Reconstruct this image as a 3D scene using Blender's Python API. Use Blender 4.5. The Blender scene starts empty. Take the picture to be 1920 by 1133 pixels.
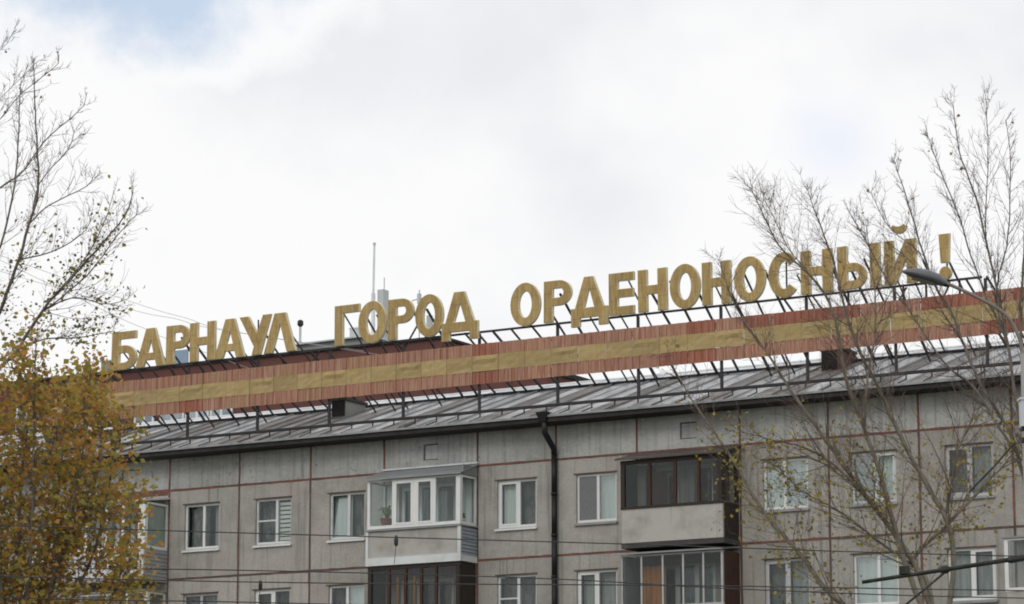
import bpy, math, random
from mathutils import Vector, Matrix

random.seed(7)
R = math.radians
scene = bpy.context.scene
col = scene.collection

# ------------------------------------------------------------------ camera
PITCH = 10.976
cam_d = bpy.data.cameras.new("camera")
cam = bpy.data.objects.new("camera", cam_d)
col.objects.link(cam)
cam.location = (0, 0, 1.6)
cam.rotation_euler = (R(90 + PITCH), 0, 0)
cam_d.sensor_width = 36.0
cam_d.lens = 106.875
cam_d.clip_start = 0.5
cam_d.clip_end = 3000
scene.camera = cam

# ------------------------------------------------------------------ world: cloudy sky with a blue opening
SUN_EL, SUN_AZ = 32.0, -150.0          # azimuth from +Y, clockwise
world = bpy.data.worlds.new("World")
scene.world = world
world.use_nodes = True
wt = world.node_tree
wt.nodes.clear()


def wn(kind, **kw):
    n = wt.nodes.new(kind)
    for k, v in kw.items():
        setattr(n, k, v)
    return n


def wl(a, b):
    wt.links.new(a, b)


def wmath(op, a, b=None, c=None, clamp=False):
    n = wn("ShaderNodeMath", operation=op, use_clamp=clamp)
    for i, v in enumerate((a, b, c)):
        if v is None:
            continue
        if isinstance(v, (int, float)):
            n.inputs[i].default_value = v
        else:
            wl(v, n.inputs[i])
    return n.outputs[0]


def smooth(val, lo, hi):
    n = wn("ShaderNodeMapRange", interpolation_type="SMOOTHSTEP")
    wl(val, n.inputs[0])
    n.inputs[1].default_value, n.inputs[2].default_value = lo, hi
    n.inputs[3].default_value, n.inputs[4].default_value = 0.0, 1.0
    return n.outputs[0]


tc = wn("ShaderNodeTexCoord")
dirv = tc.outputs["Generated"]


def wnoise(scale, detail, rough=0.5, off=(0, 0, 0)):
    m = wn("ShaderNodeMapping")
    m.inputs["Location"].default_value = off
    wl(dirv, m.inputs["Vector"])
    n = wn("ShaderNodeTexNoise")
    n.inputs["Scale"].default_value = scale
    n.inputs["Detail"].default_value = detail
    n.inputs["Roughness"].default_value = rough
    wl(m.outputs[0], n.inputs["Vector"])
    return n


def blob(c, zs, r_in, r_out, warp):
    """soft opening in the cloud deck around direction c"""
    wnz = wnoise(26, 6, 0.6, (3.1, 0, 0.7))
    sub = wn("ShaderNodeVectorMath", operation="SUBTRACT")
    wl(wnz.outputs["Color"], sub.inputs[0])
    sub.inputs[1].default_value = (0.5, 0.5, 0.5)
    sc = wn("ShaderNodeVectorMath", operation="SCALE")
    wl(sub.outputs[0], sc.inputs[0])
    sc.inputs["Scale"].default_value = warp
    add = wn("ShaderNodeVectorMath", operation="ADD")
    wl(dirv, add.inputs[0])
    wl(sc.outputs[0], add.inputs[1])
    d = wn("ShaderNodeVectorMath", operation="SUBTRACT")
    wl(add.outputs[0], d.inputs[0])
    d.inputs[1].default_value = c
    m = wn("ShaderNodeVectorMath", operation="MULTIPLY")
    wl(d.outputs[0], m.inputs[0])
    m.inputs[1].default_value = (1, 1, zs)
    ln = wn("ShaderNodeVectorMath", operation="LENGTH")
    wl(m.outputs[0], ln.inputs[0])
    return smooth(ln.outputs["Value"], r_out, r_in), ln.outputs["Value"]


sky = wn("ShaderNodeTexSky", sky_type="NISHITA")
sky.sun_disc = False
sky.sun_elevation = R(SUN_EL)
sky.sun_rotation = R(SUN_AZ)
bg_sky = wn("ShaderNodeBackground")
wl(sky.outputs[0], bg_sky.inputs[0])
bg_sky.inputs[1].default_value = 0.15

blue_mask, blue_dist = blob((-0.122, 0.944, 0.3020), 1.6, 0.030, 0.074, 0.06)
gap_mask, _ = blob((0.103, 0.966, 0.2405), 1.0, 0.000, 0.022, 0.02)
n1 = wnoise(6.5, 4, 0.5, (0.25, 0, 0.1))
n2 = wnoise(15, 4, 0.5, (5.2, 1.0, 0))
grey = wmath("ADD", wmath("MULTIPLY", n1.outputs[0], 0.68), wmath("MULTIPLY", n2.outputs[0], 0.32))
light = smooth(grey, 0.32, 0.52)
bank1, _ = blob((-0.058, 0.9600, 0.2690), 1.7, 0.012, 0.085, 0.05)
bank2, _ = blob((0.032, 0.9740, 0.2170), 1.3, 0.000, 0.030, 0.02)
bank = wmath("ADD", wmath("MULTIPLY", bank1, 0.75), wmath("MULTIPLY", bank2, 0.55), clamp=True)
light = wmath("MULTIPLY", light, wmath("SUBTRACT", 1.0, bank))
# the cloud bank beside the opening is the brightest one
rim = smooth(blue_dist, 0.105, 0.066)
light = wmath("MAXIMUM", light, rim, clamp=True)
cl = wn("ShaderNodeMix", data_type="RGBA")
wl(light, cl.inputs[0])
cl.inputs[6].default_value = (0.80, 0.812, 0.85, 1)
cl.inputs[7].default_value = (0.975, 0.975, 0.98, 1)
cl2 = wn("ShaderNodeMix", data_type="RGBA")
wl(wmath("MULTIPLY", gap_mask, 0.7), cl2.inputs[0])
wl(cl.outputs[2], cl2.inputs[6])
cl2.inputs[7].default_value = (0.80, 0.86, 0.97, 1)
bg_cl = wn("ShaderNodeBackground")
wl(cl2.outputs[2], bg_cl.inputs[0])
bg_cl.inputs[1].default_value = 1.0
mixs = wn("ShaderNodeMixShader")
wl(wmath("MULTIPLY", blue_mask, 0.62), mixs.inputs[0])
wl(bg_cl.outputs[0], mixs.inputs[1])
wl(bg_sky.outputs[0], mixs.inputs[2])
wout = wn("ShaderNodeOutputWorld")
wl(mixs.outputs[0], wout.inputs[0])

sun_d = bpy.data.lights.new("sun", "SUN")
sun_d.energy = 0.6
sun_d.angle = R(18)
sun_d.color = (1.0, 0.95, 0.88)
sun = bpy.data.objects.new("sun", sun_d)
col.objects.link(sun)
sun.rotation_euler = (R(90 - SUN_EL), 0, R(180 - SUN_AZ))
sun.location = (0, 0, 60)

vs = scene.view_settings
vs.view_transform = "Standard"
vs.look = "None"
vs.exposure = 0.0
vs.gamma = 1.0
vs.use_curve_mapping = False
scene.render.engine = "CYCLES"
scene.cycles.filter_width = 1.9
scene.cycles.max_bounces = 8
scene.cycles.transparent_max_bounces = 12

# ------------------------------------------------------------------ materials
MATS = {}


def new_mat(name):
    m = bpy.data.materials.new(name)
    m.use_nodes = True
    nt = m.node_tree
    b = nt.nodes["Principled BSDF"]
    return m, nt, b


def ramp_noise(nt, scale3, noise_scale, detail=4, rough=0.55, obj_rand=0.0):
    t = nt.nodes.new("ShaderNodeTexCoord")
    mp = nt.nodes.new("ShaderNodeMapping")
    mp.inputs["Scale"].default_value = scale3
    nt.links.new(t.outputs["Object"], mp.inputs["Vector"])
    if obj_rand:
        oi = nt.nodes.new("ShaderNodeObjectInfo")
        v = nt.nodes.new("ShaderNodeVectorMath")
        v.operation = "SCALE"
        v.inputs[0].default_value = (37.0, 11.0, 23.0)
        nt.links.new(oi.outputs["Random"], v.inputs["Scale"])
        nt.links.new(v.outputs[0], mp.inputs["Location"])
    n = nt.nodes.new("ShaderNodeTexNoise")
    n.inputs["Scale"].default_value = noise_scale
    n.inputs["Detail"].default_value = detail
    n.inputs["Roughness"].default_value = rough
    nt.links.new(mp.outputs[0], n.inputs["Vector"])
    return n.outputs[0]


def maprange(nt, v, a, b, c=0.0, d=1.0):
    n = nt.nodes.new("ShaderNodeMapRange")
    nt.links.new(v, n.inputs[0])
    for i, x in enumerate((a, b, c, d)):
        n.inputs[i + 1].default_value = x
    return n.outputs[0]


def mix(nt, fac, a, b, mode="MIX"):
    n = nt.nodes.new("ShaderNodeMix")
    n.data_type = "RGBA"
    n.blend_type = mode
    for sock, v in ((n.inputs[0], fac), (n.inputs[6], a), (n.inputs[7], b)):
        if isinstance(v, (int, float)):
            sock.default_value = v
        elif isinstance(v, tuple):
            sock.default_value = (*v, 1) if len(v) == 3 else v
        else:
            nt.links.new(v, sock)
    return n.outputs[2]


def bump(nt, b, h, strength, dist=0.02):
    n = nt.nodes.new("ShaderNodeBump")
    n.inputs["Strength"].default_value = strength
    n.inputs["Distance"].default_value = dist
    nt.links.new(h, n.inputs["Height"])
    nt.links.new(n.outputs[0], b.inputs["Normal"])


def surface(name, layers, rough=0.8, metal=0.0, rand=0.0, bumps=None, spec=0.3):
    """layers: first a colour, then (colour, scale3, noise scale, lo, hi, amount)"""
    m, nt, b = new_mat(name)
    c = layers[0]
    for (c2, s3, ns, lo, hi, amt) in layers[1:]:
        n = ramp_noise(nt, s3, ns, obj_rand=1.0 if rand else 0.0)
        c = mix(nt, maprange(nt, n, lo, hi, 0, amt), c, c2)
    if rand:
        oi = nt.nodes.new("ShaderNodeObjectInfo")
        v = maprange(nt, oi.outputs["Random"], 0, 1, 1 - rand, 1 + rand)
        hs = nt.nodes.new("ShaderNodeHueSaturation")
        nt.links.new(v, hs.inputs["Value"])
        if isinstance(c, tuple):
            hs.inputs["Color"].default_value = (*c, 1)
        else:
            nt.links.new(c, hs.inputs["Color"])
        c = hs.outputs[0]
    if isinstance(c, tuple):
        b.inputs["Base Color"].default_value = (*c, 1)
    else:
        nt.links.new(c, b.inputs["Base Color"])
    b.inputs["Roughness"].default_value = rough
    b.inputs["Metallic"].default_value = metal
    b.inputs["Specular IOR Level"].default_value = spec
    if bumps:
        s3, ns, st, ds = bumps
        bump(nt, b, ramp_noise(nt, s3, ns, detail=3), st, ds)
    MATS[name] = m
    return m


one = (1, 1, 1)
surface("concrete_wall", [(0.405, 0.388, 0.358),
                          ((0.30, 0.285, 0.26), one, 0.9, 0.42, 0.66, 0.8),
                          ((0.46, 0.445, 0.415), (1, 1, 1.4), 3.1, 0.5, 0.75, 0.6),
                          ((0.17, 0.16, 0.148), (7, 1, 0.30), 1.3, 0.53, 0.72, 0.7),
                          ((0.42, 0.36, 0.32), one, 0.6, 0.52, 0.7, 0.5),
                          ((0.22, 0.21, 0.195), one, 24, 0.48, 0.70, 0.55)],
        rough=0.95, rand=0.09, bumps=(one, 30, 0.5, 0.012))
surface("concrete_attic", [(0.455, 0.46, 0.445),
                           ((0.34, 0.345, 0.33), one, 1.2, 0.42, 0.66, 0.85),
                           ((0.20, 0.20, 0.19), (8, 1, 0.3), 1.2, 0.50, 0.72, 0.7),
                           ((0.54, 0.54, 0.53), (1, 1, 2), 4.0, 0.52, 0.75, 0.5),
                           ((0.25, 0.25, 0.24), one, 20, 0.50, 0.72, 0.5),
                           ((0.15, 0.15, 0.14), one, 4.5, 0.66, 0.72, 0.7)],
        rough=0.95, rand=0.09, bumps=(one, 30, 0.45, 0.012))
surface("parapet_concrete", [(0.44, 0.425, 0.40),
                             ((0.28, 0.27, 0.25), one, 1.8, 0.45, 0.7, 0.7),
                             ((0.48, 0.465, 0.43), (1, 1, 1), 4.5, 0.5, 0.75, 0.5),
                             ((0.17, 0.16, 0.145), (5, 1, 0.4), 1.2, 0.6, 0.8, 0.5)],
        rough=0.9, rand=0.04, bumps=(one, 30, 0.3, 0.01))
surface("joint_red", [(0.21, 0.085, 0.065), ((0.10, 0.065, 0.055), one, 2.1, 0.42, 0.62, 0.9),
                      ((0.30, 0.16, 0.13), one, 9, 0.5, 0.75, 0.5)], rough=0.85)
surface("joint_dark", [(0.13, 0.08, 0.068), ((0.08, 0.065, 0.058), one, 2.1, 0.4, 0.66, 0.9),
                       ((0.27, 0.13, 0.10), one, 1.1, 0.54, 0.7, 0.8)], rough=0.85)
surface("roof_old", [(0.27, 0.265, 0.26), ((0.15, 0.145, 0.14), (1, 0.3, 1), 2.4, 0.42, 0.7, 0.8), ((0.22, 0.14, 0.10), (4, 0.5, 1), 3.0, 0.52, 0.72, 0.8)], rough=0.6, metal=0.2, rand=0.2, bumps=((2, 1, 1), 2.5, 0.35, 0.03))
surface("roof_metal", [(0.47, 0.48, 0.49), ((0.28, 0.285, 0.29), (1, 0.35, 1), 2.4, 0.42, 0.7, 0.8),
                       ((0.17, 0.13, 0.11), (3, 0.5, 1), 3.0, 0.6, 0.8, 0.5)],
        rough=0.40, metal=0.45, rand=0.30, bumps=((2, 1, 1), 2.5, 0.25, 0.03), spec=0.5)
surface("pale_zinc", [(0.66, 0.68, 0.70), ((0.50, 0.52, 0.54), (2, 1, 1), 1.6, 0.45, 0.65, 0.8)], rough=0.4, metal=0.2, rand=0.18, spec=0.5)  # paler metal for the ridge sheets and cap
surface("fascia_metal", [(0.30, 0.32, 0.33), ((0.20, 0.21, 0.21), (2, 1, 1), 2.0, 0.42, 0.7, 0.8)], rough=0.5, metal=0.3)
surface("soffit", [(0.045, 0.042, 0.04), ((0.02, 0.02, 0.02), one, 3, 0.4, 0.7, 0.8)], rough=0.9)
surface("dark_steel", [(0.030, 0.030, 0.034), ((0.075, 0.05, 0.042), one, 4, 0.5, 0.75, 0.6)], rough=0.6)
surface("pipe_dark", [(0.014, 0.013, 0.014), ((0.03, 0.027, 0.026), (1, 1, 0.4), 3, 0.5, 0.75, 0.7)], rough=0.45)
GOLD = [(0.43, 0.302, 0.115), ((0.35, 0.235, 0.08), (1, 1, 0.5), 3.0, 0.4, 0.65, 0.85),
        ((0.53, 0.42, 0.22), (5, 1, 0.5), 3.0, 0.50, 0.70, 0.75),
        ((0.21, 0.14, 0.07), (4, 1, 0.6), 3.5, 0.55, 0.74, 0.75),
        ((0.30, 0.17, 0.08), (1, 1, 1), 7.0, 0.58, 0.74, 0.6),
        ((0.56, 0.46, 0.27), (1, 1, 1), 16.0, 0.58, 0.78, 0.5)]
surface("letter_gold", GOLD, rough=0.6, rand=0.08, bumps=((1.5, 1, 0.6), 6, 0.4, 0.03))
_m = MATS["letter_gold"]
_nt = _m.node_tree
_b = _nt.nodes["Principled BSDF"]
_src = _b.inputs["Base Color"].links[0].from_socket
_tc = _nt.nodes.new("ShaderNodeTexCoord")
_sx = _nt.nodes.new("ShaderNodeSeparateXYZ")
_cx = _nt.nodes.new("ShaderNodeCombineXYZ")
_nt.links.new(_tc.outputs["Object"], _sx.inputs[0])
_nt.links.new(_sx.outputs[0], _cx.inputs[0])
_nt.links.new(_sx.outputs[2], _cx.inputs[1])
_br = _nt.nodes.new("ShaderNodeTexBrick")          # seams between the sheets a letter is made of
_br.inputs["Scale"].default_value = 1.0
_br.inputs["Mortar Size"].default_value = 0.007
_br.inputs["Mortar Smooth"].default_value = 0.3
_br.inputs["Brick Width"].default_value = 0.47
_br.inputs["Row Height"].default_value = 0.41
_nt.links.new(_cx.outputs[0], _br.inputs["Vector"])
_seam = maprange(_nt, _br.outputs["Fac"], 0, 1, 0, 0.55)
_nt.links.new(mix(_nt, _seam, _src, (0.14, 0.085, 0.04)), _b.inputs["Base Color"])
surface("letter_rim", [(0.68, 0.62, 0.42), ((0.52, 0.43, 0.24), one, 5, 0.4, 0.7, 0.8)], rough=0.6)
surface("panel_yellow", [(0.40, 0.30, 0.135), ((0.33, 0.235, 0.10), (1, 1, 2), 1.8, 0.4, 0.7, 0.8),
                         ((0.50, 0.40, 0.21), (0.6, 1, 5), 2.6, 0.54, 0.72, 0.7),
                         ((0.23, 0.15, 0.08), (6, 1, 0.8), 2.2, 0.56, 0.75, 0.6)], rough=0.55, rand=0.09)
surface("panel_faded", [(0.375, 0.200, 0.138), ((0.28, 0.115, 0.072), (9, 1, 0.5), 2.0, 0.42, 0.60, 0.8),
                        ((0.50, 0.33, 0.24), (17, 1, 0.4), 2.4, 0.50, 0.68, 0.9),
                        ((0.20, 0.10, 0.07), (2, 1, 2), 3.0, 0.6, 0.75, 0.5)], rough=0.75, rand=0.06)
surface("panel_brown", [(0.35, 0.20, 0.125), ((0.27, 0.12, 0.075), (9, 1, 0.5), 2.0, 0.45, 0.62, 0.7),
                        ((0.48, 0.32, 0.215), (15, 1, 0.4), 2.4, 0.5, 0.7, 0.8)], rough=0.75, rand=0.06)
surface("panel_red", [(0.315, 0.120, 0.076), ((0.23, 0.072, 0.046), (9, 1, 0.6), 2.0, 0.42, 0.62, 0.8),
                      ((0.42, 0.225, 0.165), (16, 1, 0.4), 2.4, 0.50, 0.70, 0.85),
                      ((0.17, 0.075, 0.05), (2, 1, 2), 3.0, 0.58, 0.75, 0.5)], rough=0.7, rand=0.08)
surface("white_plastic", [(0.74, 0.75, 0.74), ((0.62, 0.63, 0.62), one, 2, 0.4, 0.7, 0.6)], rough=0.4, spec=0.5)
surface("white_metal", [(0.66, 0.69, 0.69), ((0.48, 0.50, 0.50), (1, 1, 1), 2, 0.42, 0.7, 0.7)], rough=0.5)
surface("siding", [(0.27, 0.30, 0.345), ((0.36, 0.385, 0.42), (1, 1, 1), 3, 0.42, 0.7, 0.7)], rough=0.55)
surface("siding_grey", [(0.31, 0.32, 0.335), ((0.23, 0.235, 0.25), one, 3, 0.42, 0.7, 0.7)], rough=0.6)
surface("grey_metal", [(0.25, 0.26, 0.265), ((0.33, 0.34, 0.345), one, 2, 0.42, 0.7, 0.7)], rough=0.5, metal=0.2)
surface("alu_frame", [(0.46, 0.46, 0.46), ((0.36, 0.36, 0.36), one, 3, 0.4, 0.7, 0.6)], rough=0.45, metal=0.3)
surface("dark_wood", [(0.032, 0.025, 0.021), ((0.06, 0.04, 0.03), (8, 1, 0.6), 2, 0.5, 0.75, 0.7)], rough=0.7)
surface("red_wood", [(0.065, 0.030, 0.021), ((0.035, 0.021, 0.017), (6, 1, 0.6), 2, 0.45, 0.7, 0.8)], rough=0.7)
surface("orange_wood", [(0.50, 0.20, 0.05), ((0.30, 0.11, 0.03), (8, 8, 0.5), 2, 0.45, 0.7, 0.8)], rough=0.6)
surface("bitumen", [(0.060, 0.058, 0.056), ((0.10, 0.097, 0.092), one, 3, 0.45, 0.7, 0.8)], rough=0.85)
surface("roof_brown", [(0.085, 0.070, 0.062), ((0.13, 0.115, 0.105), (1, 1, 1), 2.5, 0.45, 0.7, 0.8)], rough=0.75)
surface("curtain_pale", [(0.58, 0.62, 0.60), ((0.44, 0.48, 0.46), (6, 1, 0.3), 2.0, 0.4, 0.7, 0.8)], rough=0.9, rand=0.08)
surface("curtain_mid", [(0.30, 0.31, 0.30), ((0.14, 0.15, 0.145), (5, 1, 0.4), 2.0, 0.4, 0.7, 0.8)], rough=0.9, rand=0.10)
surface("dim_reflection", [(0.15, 0.157, 0.15), ((0.045, 0.05, 0.047), (2, 1, 1), 2.6, 0.38, 0.62, 0.95)], rough=0.9, rand=0.10)  # dark mottling stands in for trees reflected in the panes
surface("blind_slat", [(0.66, 0.66, 0.63), ((0.55, 0.55, 0.52), one, 3, 0.4, 0.7, 0.6)], rough=0.7)
surface("interior", [(0.10, 0.095, 0.09), ((0.06, 0.055, 0.05), one, 1.2, 0.4, 0.7, 0.8)], rough=0.95)
surface("mosquito_mesh", [(0.20, 0.205, 0.21), ((0.16, 0.165, 0.17), one, 20, 0.4, 0.7, 0.8)], rough=0.9)
surface("brick_maroon", [(0.135, 0.060, 0.052), ((0.10, 0.047, 0.042), one, 0.35, 0.4, 0.7, 0.7),
                         ((0.165, 0.08, 0.07), (1, 1, 6), 2.0, 0.5, 0.7, 0.5)], rough=0.9)
surface("brick_face", [(0.20, 0.10, 0.08), ((0.12, 0.07, 0.055), (1, 1, 5), 4, 0.45, 0.7, 0.8)], rough=0.9)
surface("penthouse_grey", [(0.34, 0.345, 0.33), ((0.24, 0.25, 0.235), one, 0.5, 0.4, 0.7, 0.8)], rough=0.9)
surface("far_white", [(0.78, 0.80, 0.81), ((0.50, 0.54, 0.56), one, 1, 0.4, 0.7, 0.6)], rough=0.5)
surface("far_blue", [(0.30, 0.40, 0.52), ((0.24, 0.33, 0.45), one, 1, 0.4, 0.7, 0.6)], rough=0.6)
surface("far_grey", [(0.55, 0.58, 0.58), ((0.46, 0.49, 0.49), one, 0.8, 0.4, 0.7, 0.6)], rough=0.6)
surface("far_pane", [(0.20, 0.25, 0.29), ((0.42, 0.48, 0.52), one, 0.6, 0.45, 0.6, 0.8)], rough=0.15, spec=0.5)
surface("lamp_grey", [(0.12, 0.13, 0.14), ((0.17, 0.175, 0.185), one, 4, 0.4, 0.7, 0.7)], rough=0.5, spec=0.5)
surface("lamp_lens", [(0.30, 0.31, 0.30), ((0.22, 0.23, 0.22), one, 4, 0.4, 0.7, 0.7)], rough=0.3, spec=0.5)
surface("arm_steel", [(0.20, 0.175, 0.155), ((0.28, 0.25, 0.225), one, 5, 0.4, 0.7, 0.8)], rough=0.6)
surface("pole_concrete", [(0.34, 0.33, 0.315), ((0.26, 0.25, 0.24), (1, 1, 0.4), 2, 0.4, 0.7, 0.8)], rough=0.9)
surface("box_white", [(0.60, 0.62, 0.66), ((0.52, 0.54, 0.58), one, 3, 0.4, 0.7, 0.6)], rough=0.5)
surface("bracket_dark", [(0.020, 0.022, 0.020), ((0.06, 0.065, 0.055), one, 6, 0.45, 0.7, 0.7)], rough=0.5)
surface("cable_black", [(0.05, 0.05, 0.052), ((0.08, 0.08, 0.08), one, 4, 0.4, 0.7, 0.6)], rough=0.7)
surface("cable_grey", [(0.34, 0.34, 0.36), ((0.42, 0.42, 0.43), one, 4, 0.4, 0.7, 0.6)], rough=0.7)
surface("bark_grey", [(0.19, 0.17, 0.15), ((0.10, 0.088, 0.078), (1, 1, 0.5), 9, 0.42, 0.66, 0.85),
                      ((0.19, 0.175, 0.15), one, 4, 0.56, 0.75, 0.6)], rough=0.9)
surface("bark_olive", [(0.20, 0.18, 0.14), ((0.085, 0.070, 0.052), (1, 1, 0.5), 8, 0.45, 0.68, 0.85),
                       ((0.25, 0.235, 0.19), one, 4, 0.54, 0.75, 0.6)], rough=0.9)
surface("twig_dark", [(0.125, 0.095, 0.088), ((0.085, 0.064, 0.06), one, 3, 0.4, 0.7, 0.8)], rough=0.9)
surface("twig_brown", [(0.165, 0.125, 0.103), ((0.11, 0.082, 0.07), one, 3, 0.4, 0.7, 0.8)], rough=0.9)
surface("terracotta", [(0.20, 0.065, 0.045), ((0.14, 0.05, 0.038), one, 8, 0.4, 0.7, 0.7)], rough=0.8)
surface("house_plant", [(0.22, 0.25, 0.10), ((0.12, 0.16, 0.06), one, 10, 0.4, 0.7, 0.8)], rough=0.6)
surface("soil", [(0.06, 0.05, 0.04), ((0.04, 0.03, 0.025), one, 20, 0.4, 0.7, 0.8)], rough=0.95)
surface("jar_dark", [(0.03, 0.032, 0.03), ((0.06, 0.06, 0.055), one, 10, 0.4, 0.7, 0.7)], rough=0.3, spec=0.5)
surface("jar_label", [(0.6, 0.6, 0.56), ((0.5, 0.5, 0.47), one, 10, 0.4, 0.7, 0.7)], rough=0.6)
surface("ground_mat", [(0.095, 0.10, 0.06), ((0.13, 0.11, 0.075), one, 0.4, 0.45, 0.65, 0.9),
                       ((0.06, 0.065, 0.04), one, 3.0, 0.45, 0.7, 0.7)], rough=0.95)
surface("asphalt", [(0.055, 0.055, 0.056), ((0.075, 0.074, 0.072), one, 0.8, 0.45, 0.65, 0.8)], rough=0.9)


def leaf_mat(name, cols):
    m, nt, b = new_mat(name)
    g = nt.nodes.new("ShaderNodeNewGeometry")
    r = nt.nodes.new("ShaderNodeValToRGB")
    r.color_ramp.interpolation = "LINEAR"
    els = r.color_ramp.elements
    while len(els) < len(cols):
        els.new(0.5)
    for i, c in enumerate(cols):
        els[i].position = i / (len(cols) - 1)
        els[i].color = (*c, 1)
    nt.links.new(g.outputs["Random Per Island"], r.inputs[0])
    nt.links.new(r.outputs[0], b.inputs["Base Color"])
    b.inputs["Roughness"].default_value = 0.6
    b.inputs["Specular IOR Level"].default_value = 0.25
    tr = nt.nodes.new("ShaderNodeBsdfTranslucent")
    nt.links.new(r.outputs[0], tr.inputs[0])
    ms = nt.nodes.new("ShaderNodeMixShader")
    ms.inputs[0].default_value = 0.5
    nt.links.new(b.outputs[0], ms.inputs[1])
    nt.links.new(tr.outputs[0], ms.inputs[2])
    nt.links.new(ms.outputs[0], nt.nodes["Material Output"].inputs[0])
    MATS[name] = m


leaf_mat("leaf_autumn", [(0.44, 0.28, 0.075), (0.53, 0.30, 0.07), (0.58, 0.29, 0.065), (0.47, 0.30, 0.075), (0.43, 0.21, 0.065), (0.54, 0.36, 0.10), (0.33, 0.19, 0.07)])
leaf_mat("leaf_gold", [(0.38, 0.33, 0.075), (0.50, 0.39, 0.08), (0.29, 0.27, 0.07), (0.44, 0.34, 0.075), (0.33, 0.32, 0.08)])
leaf_mat("leaf_olive", [(0.17, 0.165, 0.06), (0.25, 0.22, 0.07), (0.14, 0.145, 0.06), (0.30, 0.24, 0.075), (0.15, 0.13, 0.07)])
leaf_mat("leaf_yellow", [(0.42, 0.33, 0.05), (0.31, 0.27, 0.05), (0.50, 0.34, 0.05), (0.25, 0.235, 0.06), (0.42, 0.25, 0.05)])


def glass(name, tint, refl):
    m = bpy.data.materials.new(name)
    m.use_nodes = True
    nt = m.node_tree
    nt.nodes.clear()
    t = nt.nodes.new("ShaderNodeBsdfTransparent")
    t.inputs[0].default_value = (*tint, 1)
    g = nt.nodes.new("ShaderNodeBsdfGlossy")
    g.inputs["Roughness"].default_value = 0.04
    g.inputs["Color"].default_value = (0.9, 0.95, 0.95, 1)
    lw = nt.nodes.new("ShaderNodeLayerWeight")
    lw.inputs["Blend"].default_value = 0.5
    pw = nt.nodes.new("ShaderNodeMath")
    pw.operation = "POWER"
    nt.links.new(lw.outputs["Facing"], pw.inputs[0])
    pw.inputs[1].default_value = 4.0
    add = nt.nodes.new("ShaderNodeMath")
    add.operation = "MULTIPLY_ADD"
    add.use_clamp = True
    nt.links.new(pw.outputs[0], add.inputs[0])
    add.inputs[1].default_value = 0.6
    add.inputs[2].default_value = refl
    tcn = nt.nodes.new("ShaderNodeTexCoord")
    nz = nt.nodes.new("ShaderNodeTexNoise")
    nz.inputs["Scale"].default_value = 1.7
    nt.links.new(tcn.outputs["Object"], nz.inputs["Vector"])
    bp = nt.nodes.new("ShaderNodeBump")
    bp.inputs["Strength"].default_value = 0.06
    bp.inputs["Distance"].default_value = 0.1
    nt.links.new(nz.outputs[0], bp.inputs["Height"])
    nt.links.new(bp.outputs[0], g.inputs["Normal"])
    ms = nt.nodes.new("ShaderNodeMixShader")
    nt.links.new(add.outputs[0], ms.inputs[0])
    nt.links.new(t.outputs[0], ms.inputs[1])
    nt.links.new(g.outputs[0], ms.inputs[2])
    o = nt.nodes.new("ShaderNodeOutputMaterial")
    nt.links.new(ms.outputs[0], o.inputs[0])
    MATS[name] = m


glass("glass", (0.93, 0.955, 0.95), 0.035)
glass("glass_old", (0.78, 0.79, 0.77), 0.028)
glass("glass_mid", (0.84, 0.86, 0.85), 0.025)
glass("glass_bright", (0.86, 0.90, 0.89), 0.13)

# ------------------------------------------------------------------ helpers


def tag(o, label=None, cat=None, group=None, kind=None):
    for k, v in (("label", label), ("category", cat), ("group", group), ("kind", kind)):
        if v:
            o[k] = v
    return o


def empty(name, loc, rz=0.0, **kw):
    o = bpy.data.objects.new(name, None)
    o.empty_display_size = 0.3
    col.objects.link(o)
    o.location = loc
    o.rotation_euler = (0, 0, rz)
    return tag(o, **kw)


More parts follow.
